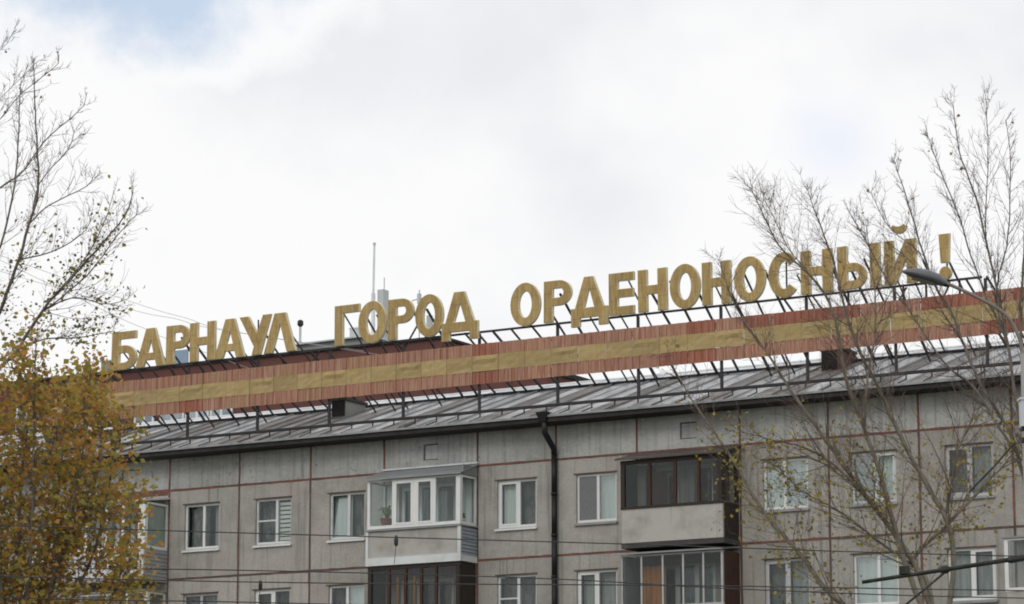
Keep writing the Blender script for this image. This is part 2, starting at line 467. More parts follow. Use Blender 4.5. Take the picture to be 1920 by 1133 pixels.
class MB:
    """collects simple shapes and links them as ONE mesh object"""

    def __init__(self):
        self.v, self.f, self.m = [], [], []

    def quad(self, a, b, c, d, m=0):
        n = len(self.v)
        self.v += [tuple(a), tuple(b), tuple(c), tuple(d)]
        self.f.append((n, n + 1, n + 2, n + 3))
        self.m.append(m)
        return self

    def box(self, x0, x1, y0, y1, z0, z1, m=0):
        n = len(self.v)
        self.v += [(x0, y0, z0), (x1, y0, z0), (x1, y1, z0), (x0, y1, z0),
                   (x0, y0, z1), (x1, y0, z1), (x1, y1, z1), (x0, y1, z1)]
        for f in ((0, 3, 2, 1), (4, 5, 6, 7), (0, 1, 5, 4), (1, 2, 6, 5), (2, 3, 7, 6), (3, 0, 4, 7)):
            self.f.append(tuple(n + i for i in f))
            self.m.append(m)
        return self

    def hexa(self, pts, m=0):
        n = len(self.v)
        self.v += [tuple(p) for p in pts]
        for f in ((0, 3, 2, 1), (4, 5, 6, 7), (0, 1, 5, 4), (1, 2, 6, 5), (2, 3, 7, 6), (3, 0, 4, 7)):
            self.f.append(tuple(n + i for i in f))
            self.m.append(m)
        return self

    def bar(self, p, q, w, h=None, m=0):
        h = h or w
        p, q = Vector(p), Vector(q)
        d = (q - p).normalized()
        up = Vector((0, 0, 1)) if abs(d.z) < 0.95 else Vector((1, 0, 0))
        a = d.cross(up).normalized() * (w / 2)
        b = a.cross(d).normalized() * (h / 2)
        return self.hexa([p - a - b, p + a - b, p + a + b, p - a + b, q - a - b, q + a - b, q + a + b, q - a + b], m)

    def tube(self, pts, radii, n=6, m=0, cap=True):
        pts = [Vector(p) for p in pts]
        base = len(self.v)
        ref = Vector((0.3, 0.9, 0.2)).normalized()
        for i, p in enumerate(pts):
            d = (pts[min(i + 1, len(pts) - 1)] - pts[max(i - 1, 0)])
            if d.length < 1e-9:
                d = Vector((0, 0, 1))
            d.normalize()
            a = d.cross(ref)
            if a.length < 1e-3:
                a = d.cross(Vector((1, 0, 0)))
            a.normalize()
            b = d.cross(a)
            r = radii[i] if isinstance(radii, (list, tuple)) else radii
            for k in range(n):
                t = 2 * math.pi * k / n
                q = p + a * (r * math.cos(t)) + b * (r * math.sin(t))
                self.v.append((q.x, q.y, q.z))
        for i in range(len(pts) - 1):
            for k in range(n):
                k2 = (k + 1) % n
                self.f.append((base + i * n + k, base + i * n + k2, base + (i + 1) * n + k2, base + (i + 1) * n + k))
                self.m.append(m)
        if cap and n > 2:
            self.f.append(tuple(base + k for k in reversed(range(n))))
            self.f.append(tuple(base + (len(pts) - 1) * n + k for k in range(n)))
            self.m += [m, m]
        return self

    def build(self, name, mats, parent=None, off=(0, 0, 0), smooth=False, loc=None):
        me = bpy.data.meshes.new(name)
        ox, oy, oz = off
        me.from_pydata([(x - ox, y - oy, z - oz) for x, y, z in self.v], [], self.f)
        if not isinstance(mats, (list, tuple)):
            mats = [mats]
        for k in mats:
            me.materials.append(MATS[k])
        if len(mats) > 1:
            me.polygons.foreach_set("material_index", self.m)
        if smooth:
            me.polygons.foreach_set("use_smooth", [True] * len(me.polygons))
        me.update()
        return link(name, me, parent, loc)


def link(name, me, parent=None, loc=None):
    o = bpy.data.objects.new(name, me)
    col.objects.link(o)
    if parent:
        o.parent = parent
    if loc:
        o.location = loc
    return o


# ------------------------------------------------------------------ ground
g = MB().quad((-600, -300, 0), (600, -300, 0), (600, 900, 0), (-600, 900, 0)).build("ground", "ground_mat")
tag(g, kind="structure")
road = MB().quad((-600, 8, 0.004), (600, 8, 0.004), (600, 30, 0.004), (-600, 30, 0.004)).build("road", "asphalt")
tag(road, kind="structure")

# ------------------------------------------------------------------ apartment building
# local frame: x along the facade, y into the building, z up
RZ = math.atan2(-0.50362604, 0.86392176)
ORG = Vector((-0.947, 85.0, 0.0))
bld = empty("apartment_building", ORG, RZ, label="grey concrete panel apartment block with red joints and low metal roof", cat="building")


def to_world(x, y, z):
    c, s = math.cos(RZ), math.sin(RZ)
    return Vector((ORG.x + c * x - s * y, ORG.y + s * x + c * y, z))


JO = [-22.25, -19.1, -16.5, -13.92, -10.77, -8.22, -5.69, -3.15, -0.03, 2.51, 5.05, 8.18, 10.77, 13.34, 15.9, 19.03, 21.6]
S_END0, S_END1 = JO[0], JO[-1]
FL = [0.03, 2.70, 5.37, 8.04, 10.71, 13.38]
BALC = {-22.25, -13.92, -3.15, 5.05, 15.9}
GAP = 0.032
WALL_TOP = 14.66


def panel(x0, x1, z0, z1, holes, mat):
    """wall panel x0..x1, z0..z1 with rectangular holes sorted by x"""
    a, b, c, d = x0 + GAP, x1 - GAP, z0 + GAP, z1 - GAP
    mb = MB()
    y0, y1 = 0.0, 0.24
    if not holes:
        mb.box(a, b, y0, y1, c, d)
    else:
        xs = a
        for (h0, h1, k0, k1) in holes:
            mb.box(xs, h0, y0, y1, c, d)
            if k0 > c + 0.02:
                mb.box(h0, h1, y0, y1, c, k0)
            mb.box(h0, h1, y0, y1, k1, d)
            xs = h1
        mb.box(xs, b, y0, y1, c, d)
    return mb.build("wall_panel", mat, bld)


def curtain(parent, x0, x1, z0, z1, y, mat):
    mb = MB()
    n = 10
    for i in range(n):
        xa, xb = x0 + (x1 - x0) * i / n, x0 + (x1 - x0) * (i + 1) / n
        ya, yb = y + 0.02 * (i % 2), y + 0.02 * ((i + 1) % 2)
        mb.quad((xa, ya, z0), (xb, yb, z0), (xb, yb, z1), (xa, ya, z1))
    return mb.build("curtain", mat, parent)


def window(x0, x1, z0, z1, kinds, sill="white_plastic", frame="white_plastic", split=(0.5,), bars=(), y=0.07, gl="glass"):
    """a window: the frame mesh, with panes, sill and curtains as its own pieces"""
    t = 0.06
    mb = MB()
    mb.box(x0, x0 + t, y, y + t, z0, z1).box(x1 - t, x1, y, y + t, z0, z1)
    mb.box(x0 + t, x1 - t, y, y + t, z0, z0 + t * 1.2).box(x0 + t, x1 - t, y, y + t, z1 - t, z1)
    edges = [x0] + [x0 + (x1 - x0) * s for s in split] + [x1]
    for e in edges[1:-1]:
        mb.box(e - 0.042, e + 0.042, y - 0.004, y + t, z0 + t * 1.2, z1 - t)
    panes = []
    for i in range(len(edges) - 1):
        a = edges[i] + (t if i == 0 else 0.042)
        b = edges[i + 1] - (t if i == len(edges) - 2 else 0.042)
        k = kinds[i]
        c, d = z0 + t * 1.2, z1 - t
        if "s" in k:                                        # an opening sash with its own wider frame
            e = 0.05
            mb.box(a, a + e, y - 0.012, y + 0.05, c, d).box(b - e, b, y - 0.012, y + 0.05, c, d)
            mb.box(a + e, b - e, y - 0.012, y + 0.05, c, c + e).box(a + e, b - e, y - 0.012, y + 0.05, d - e, d)
            a, b, c, d = a + e, b - e, c + e, d - e
        if "b" in k:                                        # glazing bar
            zb = c + (d - c) * 0.52
            mb.box(a, b, y, y + 0.05, zb - 0.022, zb + 0.022)
        panes.append((a, b, c, d, k))
    w = mb.build("window", frame, bld)
    for (a, b, c, d, k) in panes:
        if "t" in k:                                        # tilted in at the top, as left open for air
            MB().hexa([(a, y + 0.03, c), (b, y + 0.03, c), (b, y + 0.038, c), (a, y + 0.038, c),
                       (a, y + 0.16, d - 0.05), (b, y + 0.16, d - 0.05), (b, y + 0.168, d - 0.05), (a, y + 0.168, d - 0.05)]).build("pane", "glass_bright", w)
        else:
            MB().box(a, b, y + 0.026, y + 0.032, c, d).build("pane", "glass_bright" if "r" in k else gl, w)
        if "p" in k:
            curtain(w, a - 0.04, b + 0.04, c, d, y + 0.20, "curtain_pale")
        if "m" in k:
            curtain(w, a - 0.04, b + 0.04, c, d, y + 0.24, "curtain_mid")
        if "d" in k:
            curtain(w, a - 0.04, b + 0.04, c, d, y + 0.30, "dim_reflection")  # dim sheet carrying the painted reflections of a dark pane
        if "h" in k:                                        # half drawn curtain
            curtain(w, a + (b - a) * 0.45, b + 0.04, c, d, y + 0.22, "curtain_mid")
        if "n" in k:
            MB().box(a, b, y + 0.010, y + 0.013, c, d).build("insect_screen", "mosquito_mesh", w)
        if "l" in k:                                        # venetian blind
            bl = MB()
            nsl = 9
            for q in range(nsl):
                zz = c + 0.04 + (d - c - 0.06) * q / nsl
                bl.hexa([(a, y + 0.10, zz), (b, y + 0.10, zz), (b, y + 0.13, zz + 0.012), (a, y + 0.13, zz + 0.012),
                         (a, y + 0.09, zz + 0.085), (b, y + 0.09, zz + 0.085), (b, y + 0.095, zz + 0.088), (a, y + 0.095, zz + 0.088)])
            bl.build("blind", "blind_slat", w)
    if sill:
        MB().box(x0 - 0.07, x1 + 0.03, -0.022, 0.004, z1 + 0.004, z1 + 0.034).build("dark_strip", "joint_dark", w)  # thin dark strip over the window head
        MB().hexa([(x0 - 0.05, -0.075, z0 - 0.085), (x1 + 0.04, -0.075, z0 - 0.085), (x1 + 0.04, y + 0.01, z0 - 0.03), (x0 - 0.05, y + 0.01, z0 - 0.03),
                   (x0 - 0.05, -0.075, z0 - 0.045), (x1 + 0.04, -0.075, z0 - 0.045), (x1 + 0.04, y + 0.01, z0 + 0.012), (x0 - 0.05, y + 0.01, z0 + 0.012)]).build("sill", sill, w)
    return w


WX = {-19.1: (-18.46, -17.2), -16.5: (-15.9, -14.64), -10.77: (-10.19, -8.93), -8.22: (-7.62, -6.36), -5.69: (-5.02, -3.80),
      -0.03: (0.62, 1.88), 2.51: (3.15, 4.41), 8.18: (8.85, 10.16), 10.77: (11.41, 12.68), 13.34: (14.04, 15.36), 19.03: (19.7, 20.95)}
STY = {  # (floor index, bay) -> pane styles, split, sill
    (4, -10.77): (("d", "h"), (0.53,), "white_plastic"), (4, -8.22): (("bd", "l"), (0.57,), "white_plastic"),
    (4, -5.69): (("pt", "d"), (0.52,), "white_plastic"), (4, -0.03): (("sp", "d"), (0.53,), "white_plastic"),
    (4, 2.51): (("n", "pr"), (0.52,), "siding_grey"), (4, 8.18): (("pr", "pr"), (0.47,), "siding_grey"),
    (4, 10.77): (("mr", "sp"), (0.52,), "siding_grey"), (4, 13.34): (("sd", "m"), (0.52,), "siding_grey"),
    (3, -10.77): (("d", "m"), (0.5,), "white_plastic"), (3, -8.22): (("sd", "d"), (0.52,), "white_plastic"),
    (3, -5.69): (("d", "pr"), (0.5,), "white_plastic"), (3, -0.03): (("bd", "d"), (0.52,), "white_plastic"),
    (3, 2.51): (("sm", "m"), (0.5,), "white_plastic"), (3, 8.18): (("sd", "m"), (0.52,), "siding_grey"),
    (3, 10.77): (("pr", "pr"), (0.55,), "siding_grey"), (3, 13.34): (("m", "sm"), (0.5,), "siding_grey"),
}
kinds_pool = [("d", "m"), ("sp", "d"), ("m", "m"), ("bd", "p"), ("d", "d")]
for k in range(5):
    z0, z1 = FL[k], FL[k + 1]
    for x0, x1 in zip(JO[:-1], JO[1:]):
        if x0 in BALC:
            h0, h1 = x0 + 0.55, x0 + 2.35
            panel(x0, x1, z0, z1, [(h0, h1, z0 + 0.12, z0 + 2.24)], "concrete_wall")
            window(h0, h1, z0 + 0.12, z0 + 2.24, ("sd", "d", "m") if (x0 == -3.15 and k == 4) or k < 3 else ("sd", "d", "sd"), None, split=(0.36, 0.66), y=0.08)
        else:
            w0, w1 = WX[x0]
            zs, zt = z0 + 0.86, z0 + 2.20
            panel(x0, x1, z0, z1, [(w0, w1, zs, zt)], "concrete_wall")
            fm = "alu_frame" if (k, x0) in ((3, 8.18), (4, 13.34), (3, -10.77)) else ("white_metal" if (k * 5 + int(x0)) % 3 == 0 else "white_plastic")
            st = STY.get((k, x0), (random.choice(kinds_pool), (0.5,), "white_plastic"))
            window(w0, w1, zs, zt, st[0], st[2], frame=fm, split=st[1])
# attic course
VENT = {}
for x0, x1 in zip(JO[:-1], JO[1:]):
    if x0 in BALC:
        c = (x0 + x1) / 2 + 0.01
        panel(x0, x1, FL[5], WALL_TOP + GAP, [(c - 0.25, c + 0.25, 13.66, 14.12)], "concrete_attic")
        MB().box(c - 0.22, c + 0.22, 0.05, 0.2, 13.69, 14.09).build("vent_cover", "concrete_attic", bld)
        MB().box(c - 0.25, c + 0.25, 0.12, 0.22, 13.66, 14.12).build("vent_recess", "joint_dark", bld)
    else:
        panel(x0, x1, FL[5], WALL_TOP + GAP, [], "concrete_attic")
# sealed joints between the panels: sealant smeared unevenly over the panel edges
jr = random.Random(17)


def joint(p0, p1, vertical, mat):
    n = max(5, int((p1 - p0) / 0.28)) if vertical is not None else 5
    axis, pos = vertical
    mb = MB()
    if axis == "z":
        mb.box(pos - GAP * 0.99, pos + GAP * 0.97, 0.006, 0.2, p0, p1)
    else:
        mb.box(p0, p1, 0.012, 0.2, pos - GAP * 0.99, pos + GAP * 0.97)
    edge = []
    for i in range(n + 1):
        t = p0 + (p1 - p0) * i / n
        edge.append((t, pos - jr.uniform(0.016, 0.044), pos + jr.uniform(0.016, 0.044)))
    for (t0, a0, b0), (t1, a1, b1) in zip(edge[:-1], edge[1:]):
        if axis == "z":
            mb.quad((a0, -0.003, t0), (b0, -0.003, t0), (b1, -0.003, t1), (a1, -0.003, t1))
        else:
            mb.quad((t0, -0.005, a0), (t1, -0.005, a1), (t1, -0.005, b1), (t0, -0.005, b0))
    mb.build("joint_strip", mat, bld)


for i, x in enumerate(JO):
    for k in range(6):
        za, zb = FL[k] + GAP, (FL[k + 1] if k < 5 else WALL_TOP) - GAP
        red = (k == 5 and i not in (4, 8, 12)) or (k * 7 + i * 3) % 5 == 0
        joint(za, zb, ("z", x), "joint_red" if red else "joint_dark")
for k in range(6):
    for i in range(len(JO) - 1):
        red = (k == 5 and i != 13) or (k == 4 and i in (8, 9)) or jr.random() < 0.25
        joint(JO[i] - GAP, JO[i + 1] - GAP, ("x", FL[k]), "joint_red" if red else "joint_dark")
# the darker red-brown lintel band over the left balcony
MB().box(-16.4, -10.82, -0.006, 0.0, 13.24, 13.43).build("painted_band", "joint_red", bld)
# rooms, slabs, ends
MB().box(S_END0 + 0.05, S_END1 - 0.05, 1.6, 11.5, 0.02, 14.0).build("inner_core", "interior", bld)
for k in range(6):
    MB().box(S_END0 + 0.06, S_END1 - 0.06, 0.25, 1.59, FL[k] - 0.10, FL[k] + 0.05).build("floor_slab", "interior", bld)
for i, x in enumerate(JO[1:-1]):
    MB().box(x - 0.07, x + 0.07, 0.25, 1.59, 0.06, 14.6).build("partition", "interior", bld)
for x in (S_END0, S_END1):
    s = -1 if x == S_END0 else 1
    MB().box(min(x - 0.04 * s, x + 0.16 * s), max(x - 0.04 * s, x + 0.16 * s), 0.001, 12.0, 0.0, 14.0).build("end_wall", "concrete_wall", bld)
MB().box(S_END0 - 0.03, S_END1 + 0.03, 11.55, 11.95, 0.0, 14.0).build("rear_wall", "concrete_wall", bld)

# roof -----------------------------------------------------------------
EAVE_Y, EAVE_Z, SL, RIDGE_Y = -0.80, 14.50, 0.33, 4.8


def roof_z(y):
    return EAVE_Z + SL * (y - EAVE_Y)


X0R, X1R = S_END0 - 0.45, S_END1 + 0.45
N_SH = int((X1R - X0R) / 0.62)
SW = (X1R - X0R) / N_SH
mb = MB()
ya, yb = EAVE_Y, RIDGE_Y
za, zb = roof_z(ya), roof_z(yb)
mb.hexa([(0, ya, za - 0.012), (SW - 0.03, ya, za - 0.012), (SW - 0.03, yb, zb - 0.012), (0, yb, zb - 0.012),
         (0, ya, za), (SW - 0.03, ya, za), (SW - 0.03, yb, zb), (0, yb, zb)])
mb.hexa([(SW - 0.03, ya, za - 0.012), (SW, ya, za - 0.012), (SW, yb, zb - 0.012), (SW - 0.03, yb, zb - 0.012),
         (SW - 0.025, ya, za + 0.045), (SW - 0.005, ya, za + 0.045), (SW - 0.005, yb, zb + 0.045), (SW - 0.025, yb, zb + 0.045)])
me = mb.build("roof_sheet", "roof_metal", bld).data
bpy.data.objects["roof_sheet"].location = (X0R, 0, 0)
for i in range(1, N_SH):
    o = link("roof_sheet", me, bld, (X0R + i * SW, 0, random.uniform(-0.006, 0.006)))
    o.rotation_euler = (random.uniform(-0.0012, 0.0012), 0, random.uniform(-0.002, 0.002))
    if random.random() < 0.30:                      # older, rustier sheets between the newer ones
        o.material_slots[0].link = "OBJECT"
        o.material_slots[0].material = MATS["roof_old"]
rear = MB()
for i in range(N_SH):
    a, b = X0R + i * SW, X0R + (i + 1) * SW - 0.01
    rear.hexa([(a, yb + 0.01, zb - 0.014), (b, yb + 0.01, zb - 0.014), (b, 12.8, zb - 2.55), (a, 12.8, zb - 2.55),
               (a, yb + 0.01, zb), (b, yb + 0.01, zb), (b, 12.8, zb - 2.536), (a, 12.8, zb - 2.536)])
tag(rear.build("rear_roof", "roof_metal", bld), kind="stuff")
NR = int((X1R - X0R) / 1.85)
for i in range(NR):
    a, b = X0R + (X1R - X0R) * i / NR + 0.006, X0R + (X1R - X0R) * (i + 1) / NR - 0.006
    h1, h2 = roof_z(4.22) + 0.052, roof_z(yb) + 0.052
    MB().hexa([(a, 4.22, h1 - 0.004), (b, 4.22, h1 - 0.004), (b, yb, h2 - 0.004), (a, yb, h2 - 0.004), (a, 4.22, h1), (b, 4.22, h1), (b, yb, h2), (a, yb, h2)]).build("ridge_sheet", "pale_zinc", bld)
MB().tube([(X0R, yb, zb + 0.03), (X1R, yb, zb + 0.03)], 0.06, 6).build("ridge_cap", "pale_zinc", bld)
# eave apron, then board and boarded soffit coloured near-black to deepen the eave's shadow
MB().hexa([(X0R, EAVE_Y - 0.03, EAVE_Z - 0.045), (X1R, EAVE_Y - 0.03, EAVE_Z - 0.045), (X1R, EAVE_Y - 0.004, EAVE_Z - 0.045), (X0R, EAVE_Y - 0.004, EAVE_Z - 0.045),
           (X0R, EAVE_Y - 0.03, EAVE_Z + 0.012), (X1R, EAVE_Y - 0.03, EAVE_Z + 0.012), (X1R, EAVE_Y - 0.004, EAVE_Z + 0.012), (X0R, EAVE_Y - 0.004, EAVE_Z + 0.012)]).build("eave_apron", "fascia_metal", bld)
MB().box(X0R + 0.02, X1R - 0.02, EAVE_Y + 0.03, EAVE_Y + 0.07, EAVE_Z - 0.17, EAVE_Z - 0.02).build("eave_shade_board", "soffit", bld)
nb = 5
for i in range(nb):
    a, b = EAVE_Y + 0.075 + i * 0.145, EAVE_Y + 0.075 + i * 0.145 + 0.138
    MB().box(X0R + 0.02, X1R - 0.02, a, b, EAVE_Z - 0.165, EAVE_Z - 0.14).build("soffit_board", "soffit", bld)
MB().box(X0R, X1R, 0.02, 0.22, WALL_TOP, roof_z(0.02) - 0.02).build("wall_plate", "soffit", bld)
# snow guard
sg_y = -0.12
sg_z = roof_z(sg_y)
sg = MB()
for dy, dz in ((0.0, 0.19), (-0.01, 0.155)):
    sg.tube([(X0R + 0.3, sg_y + dy, sg_z + dz), (X1R - 0.3, sg_y + dy, sg_z + dz)], 0.030 if dz > 0.15 else 0.018, 6)
sg = sg.build("snow_guard", "dark_steel", bld)
br = MB().bar((0, sg_y, sg_z), (0, sg_y, sg_z + 0.22), 0.03).bar((0, sg_y, sg_z + 0.02), (0, EAVE_Y + 0.12, roof_z(EAVE_Y + 0.12) + 0.012), 0.03, 0.02)
br_o = br.build("bracket", "dark_steel", sg)
br_o.location = (X0R + 0.5, 0, 0)
for i in range(1, int((X1R - X0R - 0.8) / 0.72)):
    link("bracket", br_o.data, sg, (X0R + 0.5 + i * 0.72, 0, 0))

# brick ventilation stacks on the roof slope


def roof_stack(x0, x1, y0, y1, ztop, face, label):
    zb_ = roof_z(y0) - 0.1
    st = MB().box(x0, x1, y0, y1, zb_, ztop - 0.09).build("roof_stack", face, bld)
    MB().box(x0 - 0.05, x1 + 0.05, y0 - 0.05, y1 + 0.05, ztop - 0.085, ztop).build("stack_cap", "bitumen", st)
    MB().box(x0 + 0.03, x1 - 0.03, y0 - 0.03, y0 - 0.003, roof_z(y0) + 0.05, ztop - 0.10).build("vent_flap", "dark_steel", st)
    st["label"] = label


roof_stack(-6.58, -6.08, 2.4, 3.5, 16.16, "penthouse_grey", "dark vented roof stack near the left end of the roof")
roof_stack(9.30, 9.80, 2.9, 4.1, 16.40, "brick_face", "brick roof stack behind the right part of the band")
roof_stack(-17.5, -17.0, 2.4, 3.5, 16.16, "brick_face", "brick roof stack at the far left")

# downpipe ---------------------------------------------------------------
dp = MB().tube([(2.56, -0.74, 14.42), (2.56, -0.72, 14.05), (2.53, -0.16, 13.66), (2.52, -0.12, 13.5)], 0.085, 10)
dp = dp.build("downpipe", "pipe_dark", bld, smooth=True)
zz = 13.5
while zz > 0.4:
    zn = max(0.3, zz - 1.15)
    MB().tube([(2.52, -0.12, zz), (2.52, -0.12, zn + 0.012)], 0.082, 10).tube([(2.52, -0.12, zn + 0.10), (2.52, -0.12, zn + 0.02)], 0.093, 10).build("pipe_section", "pipe_dark", dp, smooth=True)
    zz = zn
MB().hexa([(2.46, -0.84, 14.34), (2.66, -0.84, 14.34), (2.66, -0.66, 14.34), (2.46, -0.66, 14.34),
           (2.38, -0.92, 14.60), (2.74, -0.92, 14.60), (2.74, -0.62, 14.60), (2.38, -0.62, 14.60)]).build("rain_hopper", "pipe_dark", dp)

# balconies ----------------------------------------------------------------


def glazing(b, x0, x1, y, z0, z1, posts, fmat, pane="glass", t=0.05, sashes=(), base=0.09):
    """front glazing in the plane y: posts (centre, width), panes between them"""
    fr = MB().box(x0, x1, y, y + 0.06, z0, z0 + base).box(x0, x1, y, y + 0.06, z1 - t, z1)
    for (c, w) in posts:
        fr.box(c - w / 2, c + w / 2, y - 0.004, y + 0.064, z0 + base, z1 - t)
    for i in range(len(posts) - 1):
        a, e = posts[i][0] + posts[i][1] / 2, posts[i + 1][0] - posts[i + 1][1] / 2
        c, d = z0 + base, z1 - t
        if i in sashes:
            q = 0.055
            fr.box(a, a + q, y - 0.012, y + 0.05, c, d).box(e - q, e, y - 0.012, y + 0.05, c, d)
            fr.box(a + q, e - q, y - 0.012, y + 0.05, c, c + q).box(a + q, e - q, y - 0.012, y + 0.05, d - q * 1.6, d)
        MB().box(a + 0.002, e - 0.002, y + 0.026, y + 0.032, c, d).build("pane", pane, b)
    fr.build("glazing_frame", fmat, b)


def side_glazing(b, x, y0, y1, z0, z1, fmat, pane="glass", t=0.06, base=0.09):
    fr = MB().box(x - 0.06, x, y0, y1, z0, z0 + base).box(x - 0.06, x, y0, y1, z1 - t, z1)
    fr.box(x - 0.06, x + 0.003, y0, y0 + t, z0 + base, z1 - t).box(x - 0.06, x + 0.003, y1 - t, y1, z0 + base, z1 - t)
    MB().box(x - 0.034, x - 0.028, y0 + t, y1 - t, z0 + base, z1 - t).build("pane", pane, b)
    fr.build("side_frame", fmat, b)


def side_boards(b, x, y0, y1, z0, z1, mat, n=9, name="side_board"):
    h = (z1 - z0) / n
    for i in range(n):
        a = z0 + i * h
        MB().hexa([(x - 0.03, y0, a), (x + 0.014, y0, a), (x + 0.014, y1, a), (x - 0.03, y1, a),
                   (x - 0.03, y0, a + h - 0.008), (x - 0.006, y0, a + h - 0.008), (x - 0.006, y1, a + h - 0.008), (x - 0.03, y1, a + h - 0.008)]).build(name, mat, b)


# white glazed balcony in the middle (top floor)
x0, x1, dY = -3.13, -0.05, -0.90
bal = MB().box(x0, x1, dY + 0.03, -0.003, 10.64, 10.76).build("balcony", "parapet_concrete", bld)
bal["label"] = "white framed glazed balcony with concrete parapet"
MB().box(x0 + 0.03, x1 - 0.06, dY + 0.02, dY + 0.10, 10.76, 11.62).build("parapet", "parapet_concrete", bal)
MB().box(x0 - 0.03, x1 + 0.03, dY - 0.03, dY + 0.02, 10.62, 10.84).box(x0 - 0.03, x0 + 0.05, dY - 0.03, dY + 0.018, 10.84, 11.62).box(x1 - 0.07, x1 + 0.03, dY - 0.03, dY + 0.018, 10.84, 11.62).build("white_trim", "white_metal", bal)
MB().box(x1 - 0.03, x1 + 0.026, dY + 0.022, -0.005, 10.63, 10.80).build("side_trim", "white_metal", bal)
side_boards(bal, x1 + 0.005, dY + 0.025, -0.004, 10.80, 11.60, "siding", 8)
side_boards(bal, x0 + 0.02, dY + 0.025, -0.004, 10.80, 11.60, "siding", 8)
MB().hexa([(x0 - 0.06, dY - 0.06, 11.60), (x1 + 0.05, dY - 0.06, 11.60), (x1 + 0.05, 0, 11.63), (x0 - 0.06, 0, 11.63),
           (x0 - 0.06, dY - 0.06, 11.635), (x1 + 0.05, dY - 0.06, 11.635), (x1 + 0.05, 0, 11.665), (x0 - 0.06, 0, 11.665)]).build("ledge", "siding_grey", bal)
glazing(bal, x0, x1, dY, 11.66, 13.05, [(x0 + 0.045, 0.09), (-2.255, 0.09), (-1.55, 0.14), (-0.91, 0.11), (x1 - 0.07, 0.14)], "white_plastic", sashes=(1, 2))
side_glazing(bal, x1, dY + 0.064, -0.01, 11.66, 13.05, "white_plastic")
side_glazing(bal, x0 + 0.06, dY + 0.064, -0.01, 11.66, 13.05, "white_plastic")
MB().hexa([(x0 - 0.10, dY - 0.12, 13.05), (x1 + 0.08, dY - 0.12, 13.05), (x1 + 0.08, -0.004, 13.40), (x0 - 0.10, -0.004, 13.40),
           (x0 - 0.10, dY - 0.12, 13.09), (x1 + 0.08, dY - 0.12, 13.09), (x1 + 0.08, -0.004, 13.44), (x0 - 0.10, -0.004, 13.44)]).build("balcony_roof", "grey_metal", bal)
MB().hexa([(x0 - 0.04, -0.05, 13.445), (x1 + 0.05, -0.05, 13.445), (x1 + 0.05, -0.004, 13.45), (x0 - 0.04, -0.004, 13.45),
           (x0 - 0.04, -0.05, 13.49), (x1 + 0.05, -0.05, 13.49), (x1 + 0.05, -0.004, 13.50), (x0 - 0.04, -0.004, 13.50)]).build("roof_flashing", "white_metal", bal)
MB().box(x1 - 0.005, x1 + 0.03, dY + 0.10, -0.005, 13.06, 13.34).build("side_panel", "grey_metal", bal)

MB().box(x1 - 0.36, x1 - 0.34, dY + 0.40, -0.02, 11.72, 12.95).build("pale_lining", "curtain_pale", bal)  # pale board added behind the side pane so the inside looks lit
MB().box(x0 + 2.40, x1 - 0.15, -0.03, -0.006, 11.0, 13.0).box(x0 + 0.1, x0 + 0.50, -0.03, -0.006, 11.0, 13.0).build("pale_lining", "white_metal", bal)
# things standing on that balcony's inner shelf
shelf = MB().box(x0 + 0.11, x1 - 0.11, dY + 0.10, dY + 0.34, 11.64, 11.67).build("inner_shelf", "white_metal", bal)
pot = empty("flower_pot", to_world(-2.62, dY + 0.22, 11.67), RZ, label="terracotta flower pot with a pale green plant inside the white balcony", cat="flower pot")
pb = MB()
for i in range(14):
    t0, t1 = 2 * math.pi * i / 14, 2 * math.pi * (i + 1) / 14
    for (ra, za_), (rb, zb_) in (((0.12, 0.0), (0.165, 0.26)), ((0.165, 0.26), (0.18, 0.26)), ((0.18, 0.26), (0.18, 0.31))):
        pb.quad((ra * math.cos(t0), ra * math.sin(t0), za_), (ra * math.cos(t1), ra * math.sin(t1), za_), (rb * math.cos(t1), rb * math.sin(t1), zb_), (rb * math.cos(t0), rb * math.sin(t0), zb_))
    pb.quad((0.05, 0, 0.0), (0.05, 0.01, 0.0), (0.12 * math.cos(t1), 0.12 * math.sin(t1), 0), (0.12 * math.cos(t0), 0.12 * math.sin(t0), 0))
pb.build("pot", "terracotta", pot)
sb = MB()
for i in range(14):
    t0, t1 = 2 * math.pi * i / 14, 2 * math.pi * (i + 1) / 14
    sb.quad((0, 0, 0.27), (0.178 * math.cos(t0), 0.178 * math.sin(t0), 0.27), (0.178 * math.cos(t1), 0.178 * math.sin(t1), 0.27), (0.01, 0, 0.27))
sb.build("soil", "soil", pot)
rnd = random.Random(3)
for i in range(26):
    a, l, up = rnd.uniform(0, 6.28), rnd.uniform(0.16, 0.36), rnd.uniform(0.12, 0.40)
    c, s = math.cos(a), math.sin(a)
    c2, s2 = -s, c
    w = 0.035
    l *= 0.7 if abs(s) > 0.6 else 1.0
    lb = MB()
    p = [(0, 0.27), (l * 0.5, 0.27 + up), (l, 0.27 + up * 0.85)]
    lb.quad((-c2 * 0.008, -s2 * 0.008, 0.27), (c2 * 0.008, s2 * 0.008, 0.27), (c * p[1][0] + c2 * w, s * p[1][0] + s2 * w, p[1][1]), (c * p[1][0] - c2 * w, s * p[1][0] - s2 * w, p[1][1]))
    lb.quad((c * p[1][0] - c2 * w, s * p[1][0] - s2 * w, p[1][1]), (c * p[1][0] + c2 * w, s * p[1][0] + s2 * w, p[1][1]), (c * l + c2 * 0.006, s * l + s2 * 0.006, p[2][1]), (c * l - c2 * 0.006, s * l - s2 * 0.006, p[2][1]))
    lb.build("leaf", "house_plant", pot)
jar = empty("jar", to_world(-0.17, dY + 0.32, 11.67), RZ, label="dark glass jar with a pale label at the right end of the white balcony", cat="jar")
